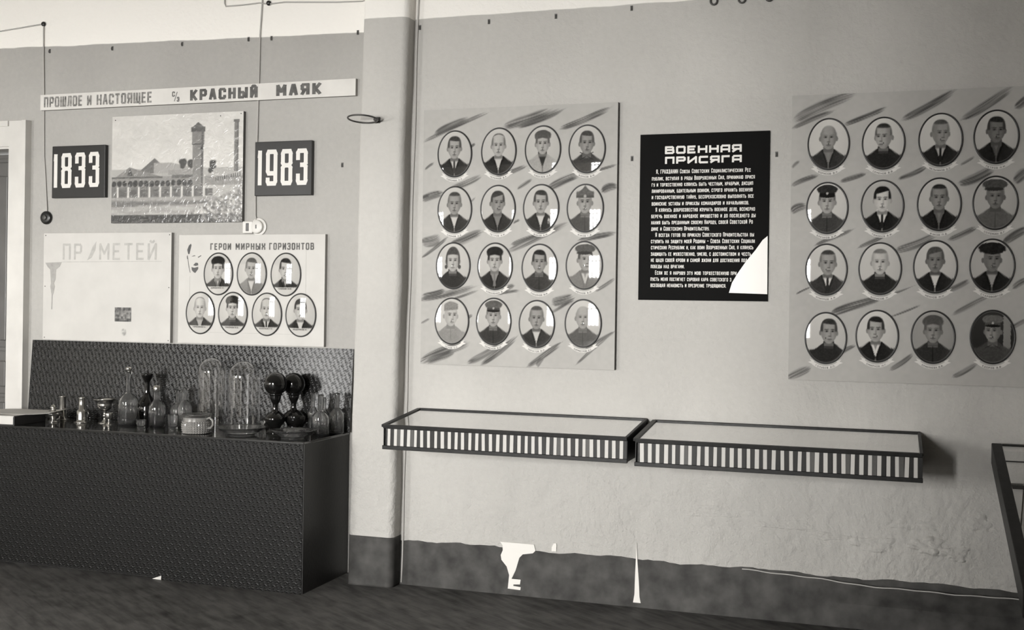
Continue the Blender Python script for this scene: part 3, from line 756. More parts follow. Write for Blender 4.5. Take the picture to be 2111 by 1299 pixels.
# ------------------------------------------------------------------ the two honour boards
def inv_map(tl, tr, bl, br):
    """crop pixel -> board (u, v), v up"""
    def f(px, py):
        u, v = .5, .5
        for _ in range(12):
            x = (1 - v) * ((1 - u) * bl[0] + u * br[0]) + v * ((1 - u) * tl[0] + u * tr[0]); y = (1 - v) * ((1 - u) * bl[1] + u * br[1]) + v * ((1 - u) * tl[1] + u * tr[1])
            u += (px - x) / (tr[0] - tl[0]); v -= (py - y) / (bl[1] - tl[1])
        return u, v
    return f
def stroke_fn(strokes, w, h, base, seed):
    def fn(u, v):
        X = u * w; Z = v * h
        img = base + 5 * (vnoise(X * 60, Z * 60, seed) - .5) + 6 * (vnoise(X * 6, Z * 6, seed + 1) - .5)
        for k, (a, b, wd, dk) in enumerate(strokes):
            dx, dz = (b[0] - a[0]) * w, (b[1] - a[1]) * h; l = math.hypot(dx, dz); dx /= l; dz /= l
            px = X - a[0] * w; pz = Z - a[1] * h
            t = (px * dx + pz * dz) / l; s = (-px * dz + pz * dx)
            s = s - wd * .35 * np.sin(t * 3.0 + k)
            near = (t > -.3) & (t < 1.3) & (np.abs(s) < wd * 2.5)
            prof = np.sqrt(np.clip(1 - np.abs(2 * t - 1) ** 2.6, 0, 1))
            ww = wd * (.35 + .75 * prof)
            edge = sst(1.05, .55, np.abs(s) / ww) * sst(-.08, .12, t + .10 * (vnoise(s * 260, t * 3, seed + k) - .5)) * sst(1.08, .80, t + .22 * (vnoise(s * 260, t * 2, seed + 9 + k) - .5))
            br = .30 + .95 * vnoise(s * 330 + 7 * k, t * l * 9, seed + 31 + k)
            br2 = .6 + .5 * vnoise(s * 120, t * l * 18, seed + 77 + k)
            al = np.where(near, np.clip(edge * br * br2, 0, 1), 0) * dk
            img = img * (1 - al) + 72 * al
        return img
    return fn
S1 = [((62, 220), (365, 85), 11), ((120, 190), (275, 108), 20), ((440, 160), (640, 70), 24), ((500, 152), (700, 70), 16), ((690, 155), (905, 72), 16), ((275, 247), (305, 232), 8), ((70, 345), (112, 318), 7),
      ((58, 492), (150, 450), 20), ((58, 480), (84, 460), 12), ((185, 440), (330, 373), 16), ((400, 378), (535, 332), 12), ((495, 432), (562, 395), 9), ((632, 430), (772, 375), 20), ((870, 447), (932, 418), 20),
      ((850, 355), (930, 322), 7), ((55, 690), (140, 650), 28), ((55, 748), (172, 660), 9), ((190, 682), (335, 638), 22), ((455, 715), (722, 598), 18), ((470, 690), (600, 645), 12), ((770, 675), (925, 630), 14),
      ((45, 950), (300, 878), 17), ((58, 925), (160, 900), 14), ((200, 937), (312, 903), 7), ((420, 900), (482, 880), 13), ((400, 917), (510, 900), 7), ((480, 592), (506, 575), 6), ((655, 965), (742, 918), 26),
      ((642, 1002), (730, 945), 8), ((840, 897), (925, 843), 9), ((48, 1050), (90, 1033), 6), ((262, 1032), (290, 1014), 8), ((48, 1232), (272, 1138), 24), ((80, 1236), (200, 1172), 20), ((272, 1235), (420, 1140), 18),
      ((330, 1236), (492, 1113), 15), ((540, 1240), (692, 1143), 14), ((580, 1242), (612, 1208), 13), ((760, 1232), (900, 1100), 8), ((800, 1165), (916, 1083), 9), ((265, 510), (302, 475), 5)]
S2 = [((78, 145), (335, 35), 28), ((74, 182), (250, 100), 13), ((300, 168), (472, 88), 14), ((545, 142), (752, 18), 20), ((790, 132), (992, 8), 22), ((1000, 84), (1068, 48), 20), ((70, 348), (102, 322), 9), ((70, 428), (182, 378), 13),
      ((285, 412), (388, 368), 13), ((530, 398), (642, 343), 13), ((780, 412), (922, 353), 24), ((785, 332), (842, 303), 7), ((1000, 402), (1068, 366), 26), ((68, 542), (132, 508), 22), ((180, 682), (332, 612), 11), ((365, 692), (482, 628), 11),
      ((520, 702), (690, 638), 22), ((740, 652), (852, 608), 15), ((960, 662), (1062, 612), 20), ((90, 892), (152, 862), 5), ((250, 978), (450, 903), 22), ((240, 992), (582, 858), 7), ((500, 987), (622, 938), 5), ((730, 872), (832, 833), 14),
      ((760, 972), (902, 903), 13), ((1000, 862), (1068, 823), 15), ((280, 1152), (347, 1108), 11), ((58, 1257), (150, 1198), 20), ((500, 1217), (592, 1148), 13), ((760, 1242), (862, 1188), 13), ((990, 1032), (1066, 998), 11)]
def honour_board(x0, x1, z0, z1, label, strokes, corners, pxm, ovals, seed, dens):
    w, h = x1 - x0, z1 - z0
    b = thing('portrait_board', label, 'board', ((x0 + x1) / 2, 0, z0))
    box('panel', -w / 2, w / 2, -.0245, -.001, 0, h, M['boardedge'], b)
    f = inv_map(*corners)
    st = []
    rs = random.Random(seed)
    for a, c, wd in strokes: st.append((f(*a), f(*c), wd / pxm * .92, rs.uniform(.85, 1.0)))
    grid_print('painted_face', w, h, 240, 300, -.0252, stroke_fn(st, w, h, 176, seed), M['board'], b)
    for (x, z, kw, nm, lb) in ovals:
        plaque(b, x - (x0 + x1) / 2, z - z0, -.0256, kw, nm, lb, 0.0, dens)
    return b
# columns / rows are measured on the wall, in metres
G1 = [[(-2.024, 2.122), (-1.798, 2.128), (-1.577, 2.131), (-1.361, 2.127)], [(-2.020, 1.851), (-1.798, 1.853), (-1.582, 1.853), (-1.366, 1.850)], [(-2.024, 1.578), (-1.809, 1.576), (-1.585, 1.570), (-1.367, 1.582)], [(-2.027, 1.309), (-1.812, 1.311), (-1.595, 1.303), (-1.368, 1.310)]]
G2 = [[(-.270, 2.117), (-.041, 2.114), (.190, 2.122), (.409, 2.127)], [(-.272, 1.837), (-.042, 1.842), (.188, 1.847), (.409, 1.850)], [(-.272, 1.567), (-.048, 1.572), (.176, 1.581), (.400, 1.586)], [(-.270, 1.267), (-.056, 1.280), (.171, 1.281), (.406, 1.287)]]
D = dict
K1 = [[(D(hc=88, cloth=70, tie=78), 'ТОРЕМИН А.А.', 'man in jacket and tie'), (D(hair='receding', hc=110, cloth=62, skin=202), 'ЧЕРЕМНОВ В.А.', 'balding man in dark jacket'), (D(hair='bushy', hc=112, cloth=190, coll='turtle', shirt=74, skin=196, sc=.97), 'КИСЕЛЕВ Н.А.', 'young man in light jacket over dark jersey'), (D(hair='short', hc=95, cloth=92, coll='wrap', skin=172, fx=.02), 'ЖАРКОВ В.М.', 'man in leather coat')],
      [(D(hair='crop', hc=95, cloth=70, skin=176), 'САФОНОВ А.А.', 'man with cropped hair and open white collar'), (D(hair='side', hc=88, cloth=58, fx=.06, shirt=150, skin=172), 'ПЕТРОВ А.М.', 'man turned aside in dark jacket'), (D(hair='short', hc=86, cloth=62, med=1, skin=190), 'ЖУКОВ А.М.', 'young man wearing a medal'), (D(hair=None, hat='pointed', hatc=128, cloth=100, coll='tunic', skin=185), 'ЖУКОВ Г.В.', 'soldier in pointed cloth helmet')],
      [(D(hair='woman', hc=100, cloth=66, coll='polo', skin=200, hy=-.03), None, 'woman with pinned hair in dark dress'), (D(hair='bushy', hc=60, cloth=58, shirt=165, skin=196, tie=140), 'КОВАЛЕНКО В.', 'young man with wavy black hair'), (D(hair='short', hc=66, cloth=78, coll='tunic', skin=172), 'ЛУКЬЯНОВ В.М.', 'man with dark hair in tunic'), (D(hair='short', hc=90, hat='flat', hatc=118, cloth=150, coll='open', skin=190, fx=.07, hx=.06), 'ИВАНОВ В.М.', 'man in flat cap turned aside')],
      [(D(hair=None, hat='garrison', hatc=150, cloth=160, coll='tunic', skin=206, fx=.06, hx=-.03, fade=.12), 'СЕРОВ С.С.', 'pale photograph of soldier in side cap'), (D(hair='crop', hc=100, hat='cap', hatc=112, cloth=78, coll='tunic', skin=190), 'СЕМЕНОВ В.М.', 'man in peaked cap and dark tunic'), (D(hair='crop', hc=96, cloth=72, skin=172), 'ЛИПАТОВ В.Н.', 'man in dark jacket with open white shirt'), (D(hair='bald', hc=150, cloth=104, coll='tunic', skin=182, fade=.1), 'БУРМИСТРОВ В.С.', 'bald man in grey tunic')]]
K2 = [[(D(hair='bald', hc=130, cloth=66, coll='open', shirt=140, skin=160, bg=214), 'БОРИСОВ В.Н.', 'bald man in dark shirt'), (D(hair='crop', hc=66, cloth=52, coll='polo', skin=168, fx=-.08, bg=212), 'СЕМЕНОВ В.В.', 'young man in dark high collar turned aside'), (D(hair='crop', hc=96, cloth=50, tie=46, skin=160, fx=.07, shirt=190, bg=212), 'МЕЛЬНИКОВ В.С.', 'grey-haired man in suit and dark tie'), (D(hair='short', hc=58, cloth=46, coll='open', shirt=100, skin=132, fx=.04, bg=205), 'ПЕТРОВ Н.М.', 'dark-haired man in dark open shirt')],
      [(D(hair='crop', hc=70, hat='cap', hatc=62, cloth=80, coll='tunic', skin=178, bg=214), 'БАКУНОВ Б.М.', 'man in dark peaked cap'), (D(hair='side', hc=40, cloth=44, tie=48, skin=204, bg=190), 'ТИМОФЕЕВ В.И.', 'young man with black side parting in suit and tie'), (D(hair='crop', hc=60, cloth=44, coll='open', shirt=120, skin=150, bg=205), 'ЖУКОВ П.Д.', 'man with cropped black hair and dark jacket'), (D(hair='crop', hc=100, hat='flat', hatc=92, cloth=112, coll='tunic', skin=138, bg=198), 'СОЛОМИН В.Г.', 'man in cloth cap and grey shirt')],
      [(D(hair='crop', hc=80, cloth=70, tie=60, skin=165, fx=.03, hx=.06, bg=208), 'ФИЛИППОВ А.Я.', 'young man in light suit with dark tie'), (D(hair='crop', hc=135, cloth=54, coll='polo', skin=196, bg=208), 'БОРИСОВ Н.', 'fair-haired man in dark jersey'), (D(hair='side', hc=92, cloth=50, skin=142, bg=210), 'ИВАНОВ М.Н.', 'young man in jacket with open white collar'), (D(hair=None, hat='fur', hatc=46, cloth=46, coll='shirt', shirt=175, skin=140, fx=.05, bg=196), 'СТАРОВОЙТОВ', 'man in black fur hat')],
      [(D(hair='short', hc=66, cloth=56, coll='polo', skin=162, hx=.12, fx=.03, bg=205), 'ГОЛУБЕВ Л.П.', 'man in dark coat near plate edge'), (D(hair='short', hc=50, cloth=48, coll='open', skin=172, fx=-.02, hx=-.05, bg=212), 'СМИРНОВ Н.Г.', 'young man with swept-back dark hair'), (D(hair='bushy', hc=96, cloth=62, coll='tunic', skin=152, bg=172), 'ЕРМОЛАЕВА В.В.', 'blurred portrait on mottled ground'), (D(hair=None, hat='cap', hatc=120, cloth=84, coll='wrap', shirt=110, skin=150, fx=-.05, darkbg=True, sc=.92), 'ФЕДОРОВ В.В.', 'soldier in cap on dark ground')]]
def ov(G, K): return [(x, z, kw, nm, 'oval portrait plate of ' + lb) for row, kr in zip(G, K) for (x, z), (kw, nm, lb) in zip(row, kr)]
honour_board(-2.190, -1.216, 1.096, 2.341, 'grey board of sixteen oval portraits beside the plastered pilaster', S1, ((65, 75), (940, 40), (45, 1238), (920, 1258)), 895, ov(G1, K1), 3, .86)
honour_board(-.428, .545, 1.080, 2.336, 'grey board of sixteen oval portraits at the right edge of the picture', S2, ((70, 40), (1068, -4), (55, 1258), (1066, 1287)), 1030, ov(G2, K2), 5, .98)

# ------------------------------------------------------------------ military oath poster
PX0, PX1, PZ0, PZ1 = -1.112, -.524, 1.424, 2.188
po = thing('oath_poster', 'black text poster with white corner between the portrait boards', 'poster', ((PX0 + PX1) / 2, 0, PZ0))
pw, ph = PX1 - PX0, PZ1 - PZ0
box('sheet', -pw / 2, pw / 2, -.008, -.001, 0, ph, M['black'], po)
def pf(px, py):   # crop pixels (1066 x 1299 crop of the sheet) -> sheet coordinates
    f = inv_map((75, 103), (962, 62), (55, 1236), (942, 1236)); u, v = f(px, py); return -pw / 2 + u * pw, v * ph
HD = []
for s, l, r_, yb, yt in (('ВОЕННАЯ', 247, 773, 226, 180), ('ПРИСЯГА', 247, 773, 295, 252)):
    x0, z0 = pf(l, yb + 8); x1, _ = pf(r_, yb - 12); _, zt = pf(l, yt)
    HD.append((s, x0, z0, zt - z0, .043, .0092, .0075, SQ, 1.0, x1 - x0, 0.0))
words('heading_word', HD, -.0088, M['letter'], po)
OATH = [('Я, ГРАЖДАНИН Союза Советских Социалистических Рес', 185, 832, 366), ('публик, вступая в ряды Вооруженных Сил, принимаю прися', 155, 860, 413), ('гу и торжественно клянусь быть честным, храбрым, дисцип', 153, 848, 455),
        ('линированным, бдительным воином, строго хранить военную', 153, 845, 498), ('и государственную тайну, беспрекословно выполнять все', 153, 852, 541), ('воинские уставы и приказы командиров и начальников.', 153, 820, 585),
        ('Я клянусь добросовестно изучать военное дело, всемерно', 180, 860, 627), ('беречь военное и народное имущество и до последнего ды', 150, 864, 671), ('хания быть преданным своему Народу, своей Советской Ро', 149, 845, 714),
        ('дине и Советскому Правительству.', 149, 553, 757), ('Я всегда готов по приказу Советского Правительства вы', 178, 853, 799), ('ступить на защиту моей Родины – Союза Советских Социали', 147, 858, 843),
        ('стических Республик и, как воин Вооруженных Сил, я клянусь', 147, 848, 885), ('защищать ее мужественно, умело, с достоинством и честь', 146, 832, 929), ('не щадя своей крови и самой жизни для достижения пол', 146, 805, 971),
        ('победы над врагами.', 145, 380, 1014), ('Если же я нарушу эту мою торжественную при', 175, 735, 1058), ('пусть меня постигнет суровая кара советского з', 143, 700, 1101), ('всеобщая ненависть и презрение трудящихся.', 143, 665, 1143)]
IT = []
for s, l, r_, yb in OATH:
    x0, z0 = pf(l, yb + 4); x1, _ = pf(r_, yb)
    IT.append((s, x0, z0, .0195, .0085, .0027, .0021, None, .82, x1 - x0, 0.0))
words('text_line', IT, -.0088, M['letter'], po)
tc_ = [pf(*p) for p in ((944, 786), (910, 815), (862, 885), (800, 962), (740, 1050), (705, 1110), (684, 1180), (940, 1186))]
poly_slab('white_corner', tc_, -.0098, -.0082, M['white_gloss'], po)  # plain white patch over the lower right corner of the sheet

# ------------------------------------------------------------------ left bay: banner, painting, years, boards
YA = .12
def board(name, label, cat, x0, x1, z0, z1, t, mface, medge, group=None, rot=0.0):
    b = thing(name, label, cat, ((x0 + x1) / 2, YA, z0), 0, group)
    w, h = x1 - x0, z1 - z0
    box('panel', -w / 2, w / 2, -t + .002, -.001, 0, h, medge, b)
    box('face', -w / 2, w / 2, -t, -t + .002, 0, h, mface, b)
    return b, w, h
b, w, h = board('banner', 'long white banner with faded lettering under the white wall band', 'banner', -4.592, -2.622, 2.454, 2.541, .025, M['banner'], M['wood'])
words('word', [('ПРОШЛОЕ', -w / 2 + .025, .014, .060, .030, .0105, .006, None, 1, .262), ('И', -w / 2 + .318, .014, .058, .030, .0105, .006), ('НАСТОЯЩЕЕ', -w / 2 + .382, .014, .060, .030, .0105, .006, None, 1, .362)], -.0256, M['inkfaint'], b)
words('word', [('С', -w / 2 + .872, .040, .028, .018, .006, .003), ('/', -w / 2 + .885, .014, .052, .030, .004, .003), ('З', -w / 2 + .902, .012, .026, .017, .006, .003), ('КРАСНЫЙ', -w / 2 + .985, .012, .062, .036, .014, .010, None, 1, .415), ('МАЯК', -w / 2 + 1.510, .014, .062, .036, .014, .010, None, 1, .265)], -.0256, M['inkgrey'], b)

def paint_factory(u, v):
    X = u; Y = v                                  # v up
    n1 = vnoise(u * 40, v * 32, 4); n2 = vnoise(u * 9, v * 7, 5)
    img = 214 + 6 * (n1 - .5) + 8 * (n2 - .5)
    def put(mk, val):
        nonlocal img
        img = img * (1 - mk) + val * mk
    def rect(a, b, c, d, s=.004): return sst(a - s, a + s, u) * sst(b + s, b - s, u) * sst(c - s, c + s, v) * sst(d + s, d - s, v)
    def tri(xl, xr, xp, yb, yt):
        top_ = np.where(u < xp, yb + (yt - yb) * (u - xl) / (xp - xl), yb + (yt - yb) * (xr - u) / (xr - xp)); return sst(-.004, .004, top_ - v) * sst(yb - .004, yb + .004, v)
    put(rect(0, 1, 0, .50), 186)
    # distant shed and roofs
    put(tri(.20, .46, .335, .46, .60), 128); put(rect(.33, .62, .46, .555) * sst(.0, .01, .60 - .30 * (u - .33) - v + .0), 176)
    put(rect(.44, .62, .44, .49), 166)
    put(tri(.02, .41, .14, .42, .52), 150); put(tri(.12, .17, .145, .44, .51), 96)
    for cx, cy, r in ((.555, .545, .03), (.61, .54, .028), (.775, .53, .028), (.765, .48, .02)): put(sst(1.15, .75, np.sqrt(((u - cx) / r) ** 2 + ((v - cy) / (r * 1.5)) ** 2) + .5 * (n1 - .5)), 92)
    # tower and chimney
    put(rect(.625, .705, .30, .72), 150); put(rect(.62, .712, .72, .84) , 148); put(rect(.613, .718, .83, .875), 110); put(tri(.61, .72, .665, .86, .92), 120); put(rect(.62, .71, .712, .722), 100)
    put(rect(.69, .705, .30, .85), 118); put(rect(.685, .70, .66, .69), 80)
    put(rect(.935, .965, .46, .92), 140); put(rect(.93, .972, .905, .93), 120); put(rect(.955, .966, .46, .92), 118)
    # long building
    put(rect(0, .64, .25, .43), 158); put(rect(0, .40, .415, .43), 112); put(rect(.47, .63, .41, .44), 120)
    for k in range(15): put(sst(1.15, .8, np.sqrt(((u - .02 - k * .042) / .019) ** 2 + ((v - .365) / .03) ** 2) + .4 * (n1 - .5)), 78)
    put(rect(0, .72, .235, .335), 136 + 0 * u)
    for k in range(9):
        put(rect(.042 + k * .083, .056 + k * .083, .235, .335), 212)
        put(rect(.06 + k * .083, .115 + k * .083, .245, .31), 104 + 30 * n1)
    put(rect(.72, 1, .34, .42) * sst(0, .02, .30 + .42 * (u - .55) - (.42 - v) + .1), 160)
    for k in range(12): put(rect(.80 + k * .016, .806 + k * .016, .375 + k * .004, .41 + k * .004, .002), 90)
    # slopes and water
    put(sst(.01, -.01, v - .235), 168 + 20 * (n2 - .5)); put(rect(0, .75, .165, .195, .02), 122); put(rect(.0, .2, .14, .2, .02), 130)
    put(sst(.01, -.01, v - .15 - .12 * np.clip(u - .5, 0, 1)), 176 + 24 * (vnoise(u * 12, v * 60, 6) - .5))
    gl = sst(.02, -.02, v - (.10 + .62 * np.clip(u - .62, 0, 1)))
    put(gl * (u > .62), 150 + 95 * (vnoise(u * 70 + v * 30, v * 34 - u * 20, 7) - .35))
    put(rect(-.1, .70, -.1, .073, .003), 66 + 14 * n1); put(rect(.70, 1.1, -.1, .073, .02), 96 + 120 * (vnoise(u * 90 + v * 60, v * 25, 8) - .35))
    put(rect(.0, .30, -.1, .03, .01), 84)
    return 255 * np.clip(img / 255, 0, 1) ** 1.35
b = thing('factory_painting', 'film-covered painting of a factory with water tower between the year plates', 'picture', (-3.690, YA, 1.811))
w, h = .828, .588
box('panel', -w / 2, w / 2, -.0235, -.001, 0, h, M['boardedge'], b)
grid_print('picture', w, h, 230, 165, -.0245, paint_factory, M['painting'], b)
for dx, dz in ((-w / 2 + .02, h - .02), (w / 2 - .015, h - .012), (w / 2 - .14, h - .02)):
    lathe('nail', [(0, .003), (.003, .0015), (.003, 0)], M['iron'], b, (dx, -.0245, dz), (PI / 2, 0, 0), 8)

def year_plate(text, label, x0, x1, z0, z1, items, m):
    b = thing('year_plate', label, 'sign', ((x0 + x1) / 2, YA, z0), 0, None)
    w, h = x1 - x0, z1 - z0
    box('plate', -w / 2, w / 2, -.028, -.001, 0, h, m, b, bevel=.003)
    lettering('number', items(w, h), -.0287, M['letter'], b)
year_plate('1833', 'black plate with the year 1833 left of the factory painting', -4.503, -4.146, 1.955, 2.247, lambda w, h: [('1833', -w / 2 + .012, .055, .195, .066, .0225, .023, None, 1, w * .86, .012)], M['blackboard'])
year_plate('1983', 'black plate with the year 1983 right of the factory painting', -3.202, -2.866, 1.947, 2.232, lambda w, h: [('1983', -w / 2 + .018, .052, .190, .070, .0235, .022, None, 1, w * .88, .004)], M['blackboard'])

# faded board with torch
b, w, h = board('wall_newspaper', 'faded white board with pale torch and ghostly lettering near the door', 'board', -4.553, -3.711, 1.158, 1.757, .026, M['paper'], M['wood'])
words('word', [('ПР', -w / 2 + .13, h - .150, .092, .054, .0125, .022, None, 1, .130), ('МЕТЕЙ', -w / 2 + .375, h - .150, .094, .056, .0125, .020, None, 1, .375)], -.0266, M['inkpale'], b)
poly_slab('flame_letter', [(-w / 2 + .295 + x, h - .152 + z) for x, z in ((0, 0), (.03, .015), (.055, .06), (.06, .105), (.035, .075), (.018, .035))], -.0266, -.0258, M['inkpale'], b)
poly_slab('rule', [(-w / 2 + .12, h - .163), (w / 2 - .06, h - .158), (w / 2 - .06, h - .155), (-w / 2 + .12, h - .160)], -.0266, -.0258, M['inkpale'], b)
poly_slab('torch', [(-w / 2 + x, z) for x, z in ((.012, .433), (.125, .437), (.112, .412), (.088, .396), (.084, .34), (.074, .318), (.080, .300), (.072, .262), (.066, .25), (.064, .17), (.056, .17), (.058, .25), (.048, .30), (.052, .318), (.046, .395), (.028, .41))], -.0266, -.0258, mat('pale_torch', 158, .7, noise=8, nscale=40), b)
def paint_note(u, v): return 92 + 110 * (vnoise(u * 9, v * 7, 21) - .5) + 40 * (vnoise(u * 22, v * 16, 22) - .5) - 30 * (v < .2)
grid_print('pasted_photograph', .108, .078, 30, 22, -.0268, paint_note, M['photodark'], b, .062, .110)
def paint_stamp(u, v):
    r = np.sqrt(((u - .5) / .5) ** 2 + ((v - .5) / .5) ** 2); return 194 - 70 * sst(1, .5, r) * vnoise(u * 5, v * 5, 3)
grid_print('stamp', .044, .05, 14, 16, -.0267, paint_stamp, M['photodark'], b, .100, .026)
for dx, dz in ((-w / 2 + .012, h - .012), (w / 2 - .012, h - .012), (-w / 2 + .012, .30), (-w / 2 + .012, .012), (w / 2 - .012, .012), (w / 2 - .012, .30)):
    lathe('nail', [(0, .002), (.003, .001), (.003, 0)], M['iron'], b, (dx, -.026, dz), (PI / 2, 0, 0), 8)

# heroes board
b, w, h = board('heroes_board', 'white board with seven oval portraits above the oilcloth backing', 'board', -3.662, -2.782, 1.160, 1.743, .026, M['paper'], M['wood'])
bx, bz = -3.222, 1.160
words('heading_word', [('ГЕРОИ', -.245, .502, .036, .019, .0066, .006, None, 1, .128), ('МИРНЫХ', -.090, .502, .036, .019, .0066, .006, None, 1, .180), ('ГОРИЗОНТОВ', .112, .502, .037, .019, .0066, .006, None, 1, .264)], -.0266, M['inkgrey'], b)
KH = [(-3.413, 1.534, D(hair='bushy', hc=58, cloth=58, coll='open', shirt=110, skin=204, strip=True), 'man with thick black hair'), (-3.210, 1.535, D(hair='short', hc=112, cloth=150, coll='shirt', shirt=225, skin=196), 'man in light grey jacket'), (-3.007, 1.533, D(hair='short', hc=66, cloth=54, coll='open', shirt=70, skin=206, strip=True), 'young man in dark buttoned jacket'),
      (-3.521, 1.324, D(hair='receding', hc=150, cloth=80, coll='shirt', shirt=190, skin=208, strip=True), 'fair-haired man in dark jacket'), (-3.321, 1.325, D(hair='bushy', hc=46, cloth=82, coll='polo', skin=204, strip=True), 'man with black curly hair in patterned jersey'), (-3.116, 1.323, D(hair='receding', hc=120, cloth=60, tie=70, skin=208, strip=True), 'man in suit and tie with receding hair'), (-2.916, 1.322, D(hair='side', hc=80, cloth=60, skin=206, strip=True), 'man with dark forelock in jacket')]
NH = ['ДЕМИДЕНКО Н.', None, 'ГЛУХОВ В.Б.', 'ГЕРАСИМОВ С.', 'ПАХОМОВ В.Д.', 'МОЛОТКОВ Г.С.', 'МЕЩЕРЯКОВ А.']
for (x, z, kw, lb), nm in zip(KH, NH):
    p = plaque(b, x - bx, z - bz, -.0268, kw, None, 'oval portrait plate of ' + lb, 0.0, .84)
    if nm:
        V_, = [lettering('lettering', [(nm, -.040, -.079, .0085, .006, .0017, .0015, None, 1, .080)], -.0114, M['ink'], p)]
def ink_shape(name, pts, parent, m=M['rim']): return poly_slab(name, pts, -.0267, -.0259, m, parent)
HX, HZ = -.352, .428                              # bearded profile drawn at upper left of the board
hp = ink_shape('drawn_hair', [(HX - .030, HZ + .052), (HX - .022, HZ + .052), (HX - .010, HZ + .100), (HX - .014, HZ + .108), (HX - .026, HZ + .098), (HX - .036, HZ + .075)], b)
for nm, pts in (('drawn_brow', [(-.010, .038), (.008, .046), (.018, .042), (.006, .040)]), ('drawn_brow', [(.030, .036), (.050, .046), (.052, .042), (.034, .032)]), ('drawn_moustache', [(.002, -.008), (.018, .006), (.032, .004), (.034, -.008), (.018, -.012)]),
                ('drawn_beard', [(-.008, -.018), (.010, -.022), (.034, -.016), (.034, -.028), (.016, -.050), (.006, -.046), (-.006, -.034)]), ('drawn_cheek', [(-.034, .035), (-.031, .034), (-.022, -.020), (-.014, -.048), (-.017, -.048), (-.026, -.018)]), ('drawn_ear', [(-.038, .040), (-.033, .046), (-.032, .028), (-.036, .024)])):
    ink_shape(nm, [(HX + x, HZ + z) for x, z in pts], b, M['rim'] if nm in ('drawn_moustache', 'drawn_beard') else M['inkgrey'])
for x0, z0, x1, z1 in ((-.365, .06, .345, .0615), (.330, .10, .3315, .50), (-.370, .06, -.3685, .36)):
    poly_slab('thin_rule', [(x0, z0), (x1, z0), (x1, z1), (x0, z1)], -.0265, -.0259, M['inkpale'], b)

# ------------------------------------------------------------------ wall fittings
def wire(name, label, pts, r=.004, m=M['wire']):
    o = tube(name, pts, r, m, None, 6); return tag(o, label, 'wire')
wire('cable', 'thin cable dropping from the white band behind the banner to the black button', [(-5.3, .114, 2.905), (-4.9, .114, 2.925), (-4.60, .114, 2.948), (-4.592, .112, 2.935), (-4.590, .113, 2.75), (-4.584, .114, 2.55), (-4.583, .115, 2.45), (-4.578, .115, 2.2), (-4.565, .115, 2.05), (-4.553, .113, 1.90), (-4.553, .112, 1.865)], .0038)
wire('cable', 'vertical cable running behind the banner down to the sockets', [(-3.182, .114, 3.3), (-3.183, .114, 2.98), (-3.194, .114, 2.80), (-3.196, .113, 2.60), (-3.200, .114, 2.43), (-3.203, .113, 2.2), (-3.208, .113, 1.95), (-3.206, .112, 1.845), (-3.200, .110, 1.822)], .0042)
wire('cable', 'horizontal cable with knot across the white band at the top', [(-3.412, .113, 3.05), (-3.412, .113, 2.985), (-3.405, .113, 2.968), (-3.30, .113, 2.968), (-3.20, .113, 2.972), (-3.145, .112, 2.962), (-3.05, .113, 2.966), (-2.75, .113, 2.945), (-2.60, .113, 2.94), (-2.575, .113, 2.945), (-2.572, .113, 3.1)], .0036)
wire('cable', 'pale cable following the inner corner right of the pilaster', [(-2.284 + .0165 * z + .002 * math.sin(z * 9), -.006, z) for z in np.linspace(0.01, 3.2, 40)], .0042, mat('white_wire', 190, .6))
k = thing('cable_knot', 'dark knot fixed on the horizontal cable above the banner', 'fitting', (-3.145, .112, 2.968))
lathe('knob', smooth_prof([(.011, 0), (.014, .006), (.010, .014), (0, .017)]), M['bakelite'], k, (0, .008, 0), (PI / 2, 0, 0), 16)
k = thing('cable_knot', 'dark insulator where the left cable turns down on the white band', 'fitting', (-4.594, .112, 2.948))
lathe('knob', smooth_prof([(.011, 0), (.014, .006), (.010, .014), (0, .017)]), M['bakelite'], k, (0, .008, 0), (PI / 2, 0, 0), 16)
k = thing('bell_push', 'round black button on the wall beside the door frame', 'button', (-4.556, .12, 1.847))
lathe('base', smooth_prof([(.038, 0), (.038, .008), (.034, .015), (.024, .019), (0, .020)]), M['bakelite'], k, (0, 0, 0), (PI / 2, 0, 0), 32)
lathe('button', smooth_prof([(.014, 0), (.014, .006), (.010, .009), (0, .010)]), M['iron'], k, (0, -.018, 0), (PI / 2, 0, 0), 20)
k = thing('light_switch', 'square white switch with dark lever beside the round socket', 'switch', (-3.243, .12, 1.782))
box('housing', -.030, .030, -.026, -.0005, -.032, .032, M['porcelain'], k, bevel=.004)
box('slot', -.009, .009, -.0285, -.025, -.020, .022, M['bakelite'], k, bevel=.002)
k = thing('wall_socket', 'round white wall socket with a dark slot under the vertical cable', 'socket', (-3.190, .12, 1.785))
lathe('back_plate', smooth_prof([(.046, 0), (.046, .006), (.042, .010), (0, .011)]), M['porcelain'], k, (.004, 0, 0), (PI / 2, 0, 0), 32)
lathe('cover', smooth_prof([(.036, .010), (.036, .020), (.030, .026), (0, .028)]), M['porcelain'], k, (0, 0, 0), (PI / 2, 0, 0), 32)
box('slot', -.003, .003, -.0295, -.026, -.010, .010, M['bakelite'], k)
# ring bracket on the pilaster
k = thing('ring_bracket', 'dark iron ring bracket fixed on the pilaster', 'bracket', (-2.385, -.1, 2.285))
tube('ring', [(-.062 + .072 * math.cos(a), -.078 + .072 * math.sin(a), -.001 + .008 * math.sin(a) * -1) for a in np.arange(36) * 2 * PI / 36], .0042, M['iron'], k, 8, True)
tube('stem', [(-.012, .002, .006), (-.014, -.020, .003), (-.020, -.034, .002)], .008, M['iron'], k, 8)
box('lug', -.030, -.004, -.006, .004, -.012, .018, M['iron'], k, bevel=.003)
